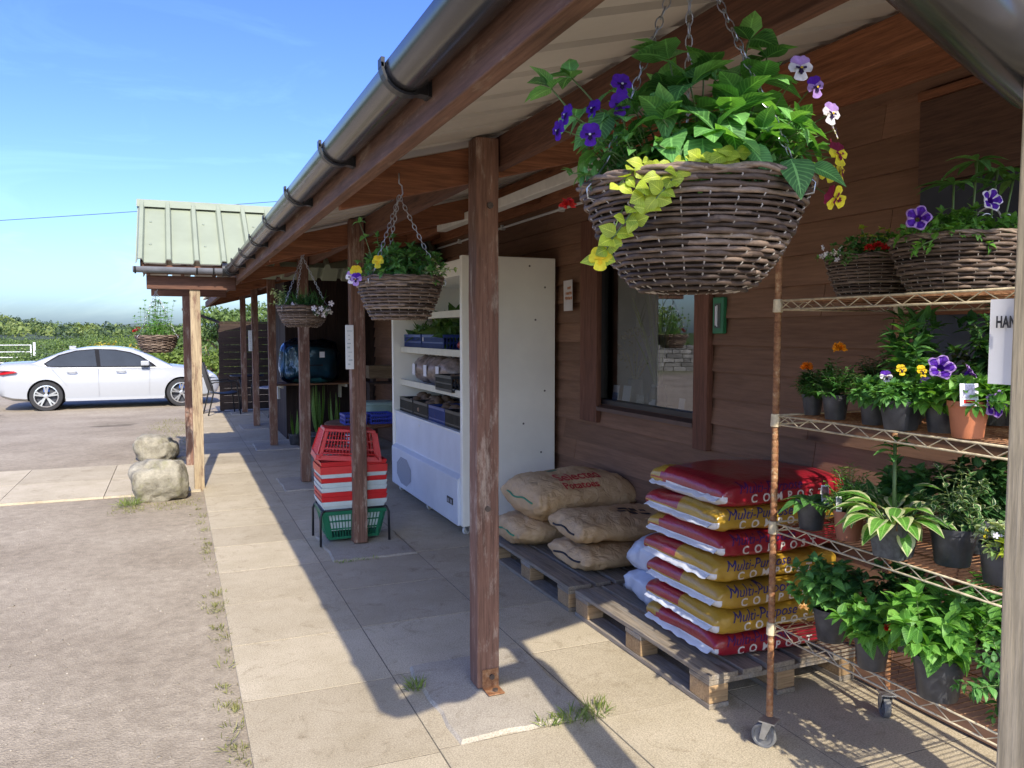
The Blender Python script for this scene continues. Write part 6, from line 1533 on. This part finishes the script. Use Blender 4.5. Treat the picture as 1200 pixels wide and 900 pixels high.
# local x: 0 at the rear axle, front axle at 2.80; near side is -y
X0=-1.0
def itp(tab,x):
    for (a,b),(c,d) in zip(tab[:-1],tab[1:]):
        if x<=c: f=max(0,(x-a)/(c-a)); f=f*f*(3-2*f) if False else f; return b+(d-b)*f
    return tab[-1][1]
Wt=[(-1,.62),(-.94,.76),(-.8,.84),(-.4,.895),(0,.905),(1.4,.90),(2.6,.905),(3.1,.88),(3.4,.80),(3.6,.66),(3.68,.50)]
Zb=[(-1,.78),(-.97,.95),(-.88,1.045),(-.6,1.06),(-.25,1.07),(0,1.01),(.5,.965),(2.2,.945),(2.45,.975),(2.7,.955),(3.2,.88),(3.5,.79),(3.64,.68),(3.68,.60)]
Z0=[(-1,.52),(-.9,.34),(-.7,.25),(-.3,.21),(2.9,.20),(3.4,.22),(3.6,.27),(3.68,.40)]
xsn=[-1,-.985,-.96,-.92,-.86,-.78,-.65,-.5,-.35,-.2,0,.2,.4,.7,1,1.4,1.8,2.2,2.5,2.8,3.0,3.2,3.35,3.48,3.57,3.63,3.67,3.68]
mb=MB(); rings=[]
for x in xsn:
    w,zb,z0=itp(Wt,x),itp(Zb,x),itp(Z0,x); h=zb-z0
    half=[(0,z0),(w*.84,z0),(w*.955,z0+.06*min(1,h*2)),(w*.985,z0+h*.28),(w,z0+h*.50),(w*.995,z0+h*.66),(w*.965,z0+h*.80),(w*.955,zb-.045*min(1,h*2)),(w*.90,zb-.01),(w*.55,zb+.02),(0,zb+.028)]
    ring=[(x,-a,b) for a,b in half]+[(x,a,b) for a,b in half[-2:0:-1]]; rings.append(ring)
n=len(rings[0]); mb.v=[p for r_ in rings for p in r_]
for i in range(len(rings)-1):
    for k in range(n): mb.f.append((i*n+k,(i+1)*n+k,(i+1)*n+(k+1)%n,i*n+(k+1)%n)); mb.m.append(0)
mb.f.append(tuple(range(n))); mb.m.append(0); L_=len(mb.v); mb.f.append(tuple(L_-n+k for k in range(n))[::-1]); mb.m.append(0)
car=t; body=mb.build('body',CARW,car,smooth='auto',angle=38)
cut=MB()
for x in (0,2.80):
    for s in (-1,1):
        N=40; vs=[(x+.372*math.cos(2*math.pi*k/N),yy,.335+.372*math.sin(2*math.pi*k/N)) for yy in (s*.62,s*1.1) for k in range(N)]
        cut.add(vs,[tuple(range(N)),tuple(range(N,2*N))[::-1]]+[(k,N+k,N+(k+1)%N,(k+1)%N) for k in range(N)])
co=cut.build('cutter',TRIMB,car)
import bmesh
for o_ in (body,co):
    bm=bmesh.new(); bm.from_mesh(o_.data); bmesh.ops.recalc_face_normals(bm,faces=bm.faces[:]); bm.to_mesh(o_.data); bm.free()
bo=body.modifiers.new('arches','BOOLEAN'); bo.object=co; bo.operation='DIFFERENCE'; bo.solver='EXACT'
bpy.context.view_layer.update(); dg=bpy.context.evaluated_depsgraph_get(); nm=bpy.data.meshes.new_from_object(body.evaluated_get(dg)); body.modifiers.clear(); body.data=nm; bpy.data.objects.remove(co)
if len(body.data.materials)>1: pass
# greenhouse
Zr=[(-.32,1.06),(0,1.19),(.35,1.325),(.75,1.415),(1.15,1.44),(1.5,1.425),(1.85,1.36),(2.2,1.20),(2.62,.97)]
Wr=[(-.32,.60),(.3,.60),(1.0,.60),(1.8,.60),(2.62,.66)]
def gside(x,z,o=0):
    zb,zr_=.95,itp(Zr,x)-.035; f=min(1,max(0,(z-zb)/max(.05,1.40-zb))); y=.845+(.615-.845)*f; return (x,-(y+o),z)
mb=MB(); rings=[]
gx=[-.32,-.15,0,.2,.4,.6,.8,1.0,1.2,1.4,1.6,1.8,2.0,2.2,2.4,2.62]
for x in gx:
    zt_=itp(Zr,x); zl=min(.93,zt_-.02); pts=[]
    for f in (0,.35,.7,.92): z=zl+(zt_-.03-zl)*f; pts.append((-gside(x,z)[1],z))
    yt=pts[-1][0]; pts+= [(yt*.93,zt_-.012),(yt*.6,zt_-.001),(0,zt_+.004)]
    rings.append([(x,-a,b) for a,b in pts]+[(x,a,b) for a,b in pts[-2::-1]])
n=len(rings[0]); mb.v=[p for r_ in rings for p in r_]
for i in range(len(rings)-1):
    for k in range(n-1): 
        top=3<=k<=8; scr=(gx[i]>=1.8 or gx[i+1]<=.2) and top and 4<=k<=7
        mb.f.append((i*n+k,(i+1)*n+k,(i+1)*n+k+1,i*n+k+1)); mb.m.append(1 if scr else 0)
mb.build('roof',[CARW,CARG],car,smooth='auto',angle=45)
def winpoly(name,pts,mat,s,o=.006,par=None,div=3):
    m=MB(); P=[]
    for k in range(len(pts)):
        a,b=pts[k],pts[(k+1)%len(pts)]
        for q in range(div): P.append((a[0]+(b[0]-a[0])*q/div,a[1]+(b[1]-a[1])*q/div))
    vs=[gside(x,z,o) for x,z in P]; 
    if s>0: vs=[(x,-y,z) for x,y,z in vs]
    m.add(vs,[tuple(range(len(vs)))]); return m.build(name,mat,par or car)
for s in (-1,1):
    winpoly('window_surround',[(-.04,1.055),(.03,.995),(.3,.972),(2.28,.955),(2.2,1.03),(1.93,1.215),(1.72,1.30),(1.4,1.362),(1.0,1.378),(.6,1.345),(.25,1.245)],TRIMB,s,.005)
    winpoly('side_window',[(.0,1.055),(.06,1.005),(.3,.99),(1.02,.982),(.98,1.355),(.62,1.325),(.28,1.225)],CARG,s,.009)
    winpoly('side_window',[(1.10,.982),(2.18,.972),(2.12,1.03),(1.90,1.195),(1.70,1.277),(1.4,1.338),(1.07,1.356)],CARG,s,.009)
    m=MB(); m.bar((1.99,s*.86,1.0),(1.99,s*.93,1.02),.07,.05,up=(0,0,1)); m.box(1.93,2.11,min(s*.90,s*1.02),max(s*.90,s*1.02),.985,1.10); m.build('wing_mirror',CARW,car,bevel=.025,seg=3)
    for xh in (.42,1.42): m=MB(); m.tube([(xh,s*.915,.865),(xh+.05,s*.935,.868),(xh+.15,s*.935,.866),(xh+.2,s*.915,.862)],.013,8); m.build('door_handle',CARW,car,smooth=True)
    m=MB()
    for xa,za,xb,zb_ in ((1.05,.95,1.05,.30),(2.12,.93,2.10,.32),(.12,.96,.42,.55)): m.bar((xa,s*.9075,za),(xb,s*.9075,zb_),.006,.004)
    m.build('door_gap',plain('shut_line',(.25,.25,.26),.5),car)
    m=MB(); m.bar((.38,s*.900,.245),(2.42,s*.900,.245),.02,.07); m.build('side_skirt',TRIMB if False else CARW,car)
    # lamps
    m=MB(); m.add([(-.965,s*.66,.80),(-.80,s*.868,.83),(-.55,s*.905,.87),(-.62,s*.895,.905),(-.86,s*.835,.92),(-.97,s*.64,.89)],[(0,1,2,3,4,5)]); lm=m.build('tail_lamp',LAMPR,car); so=lm.modifiers.new('t','SOLIDIFY'); so.thickness=.06; so.offset=0
    m=MB(); m.add([(3.60,s*.60,.66),(3.40,s*.82,.68),(3.22,s*.865,.74),(3.30,s*.84,.76),(3.52,s*.70,.75)],[(0,1,2,3,4)]); lm=m.build('headlight',plain('headlight_lens',(.6,.65,.7),.1),car); so=lm.modifiers.new('t','SOLIDIFY'); so.thickness=.05; so.offset=0
m=MB(); m.add([(.62,-.03,1.40),(.62,.03,1.40),(.46,.012,1.435),(.46,-.012,1.435),(.43,0,1.38)],[(0,1,2,3),(3,2,4)]); m.box(.44,.58,-.010,.010,1.36,1.44); m.build('roof_aerial',CARW,car)
m=MB()
for x in (0,2.80):
    for s in (-1,1): m.lathe([(.001,0),(.37,0),(.37,.3),(.001,.3)],(x,s*.60,.335),28,M=Matrix.Rotation(R(-90*s if False else 90),3,'X'))
m.v=[(x,max(-.86,min(.86,y)),z) for x,y,z in m.v]; m.v=[(x,(y if abs(y)<.70 else math.copysign(.66,y)),z) for x,y,z in m.v]; m.build('wheel_arch_liner',TRIMB,car)
for x in (0,2.80):
    for s in (-1,1):
        M=Matrix.Translation(V((x,s*.80,.332)))@Matrix.Rotation(R(90*-s),4,'X'); m=MB()   # local z points outward
        m.lathe([(.24,-.10),(.32,-.10),(.333,-.07),(.333,.07),(.32,.098),(.25,.10),(.235,.085),(.235,-.09)],(0,0,0),40); m.v=[tuple(M@V(p)) for p in m.v]; wh=m.build('wheel',TYRE,car,smooth='auto')
        m=MB(); m.lathe([(.236,.088),(.245,.098),(.225,.102),(.215,.07),(.20,.02),(.001,.02)],(0,0,0),36,1); 
        m.lathe([(.248,.099),(.246,.106),(.224,.108),(.222,.1)],(0,0,0),36,0)
        for k in range(5):
            a=k*1.2566+.3
            for da in (-.16,.16):
                c1=V((math.cos(a)*.045,math.sin(a)*.045,.098)); c2=V((math.cos(a+da)*.235,math.sin(a+da)*.235,.102)); m.bar(c1,c2,.036,.022)
        m.lathe([(.05,.09),(.05,.112),(.03,.116),(.001,.116)],(0,0,0),16,0); m.v=[tuple(M@V(p)) for p in m.v]; m.build('rim',[ALLOY,ALLOYD],wh)
        m=MB(); m.box(-.05,.06,.10,.19,.03,.06); m.v=[tuple(M@V(p)) for p in m.v]; m.build('brake_caliper',plain('blue_caliper',(.02,.12,.5),.4),wh)
# ------------------------------------------------------------------ light, sky, camera
sun=V((.125,1.23,-1.0)).normalized()
ld=bpy.data.lights.new('sun','SUN'); ld.energy=SUN_E; ld.angle=R(.53); ld.color=(1,.92,.79); lo=bpy.data.objects.new('sun',ld); COL.objects.link(lo); lo.rotation_euler=sun.to_track_quat('-Z','Y').to_euler()
to=-sun; elev=math.asin(to.z); az=math.atan2(to.x,to.y)
w=bpy.data.worlds.new('World'); scene.world=w; w.use_nodes=True; nt=w.node_tree; bg=nt.nodes['Background']
sk=nt.nodes.new('ShaderNodeTexSky'); sk.sky_type='NISHITA'; sk.sun_disc=False; sk.sun_elevation=elev; sk.sun_rotation=az; sk.altitude=0; sk.air_density=1.0; sk.dust_density=2.1; sk.ozone_density=4.0
hs=nt.nodes.new('ShaderNodeHueSaturation'); hs.inputs['Saturation'].default_value=SKY_SAT; hs.inputs['Hue'].default_value=SKY_HUE; hs.inputs['Value'].default_value=SKY_VAL; nt.links.new(sk.outputs[0],hs.inputs['Color']); 
# faint high cirrus
wc=nt.nodes.new('ShaderNodeTexCoord'); wm=nt.nodes.new('ShaderNodeMapping'); wm.inputs['Scale'].default_value=(2.2,1.2,9); wm.inputs['Rotation'].default_value=(.2,.35,.5); nt.links.new(wc.outputs['Generated'],wm.inputs[0])
wn_=nt.nodes.new('ShaderNodeTexNoise'); wn_.inputs['Scale'].default_value=1.6; wn_.inputs['Detail'].default_value=7; wn_.inputs['Roughness'].default_value=.62; wn_.inputs['Distortion'].default_value=.9; nt.links.new(wm.outputs[0],wn_.inputs['Vector'])
wr_=ramp(nt,[(.54,(1,1,1)),(.82,(1.3,1.24,1.15))]); nt.links.new(wn_.outputs[0],wr_.inputs[0])
cl=mixc(nt,1.0,mixc(nt,1.0,hs.outputs[0],SKY_TINT,'MULTIPLY'),wr_.outputs[0],'MULTIPLY'); nt.links.new(cl,bg.inputs[0]); bg.inputs[1].default_value=SKY_S
cd=bpy.data.cameras.new('camera'); cam=bpy.data.objects.new('camera',cd); COL.objects.link(cam); cam.location=(0,0,1.55); cam.rotation_euler=(R(90-3.652),0,R(-22.751)); cd.sensor_width=36; cd.lens=940/1200*36; cd.clip_end=8000; cd.clip_start=.05; scene.camera=cam
vs_=scene.view_settings; vs_.view_transform='Standard'; vs_.look='None'; vs_.gamma=1; vs_.exposure=EXPO; vs_.use_curve_mapping=False
scene.render.engine='CYCLES'; scene.cycles.max_bounces=8; scene.cycles.diffuse_bounces=4; scene.cycles.transparent_max_bounces=12; scene.cycles.caustics_reflective=False; scene.cycles.caustics_refractive=False
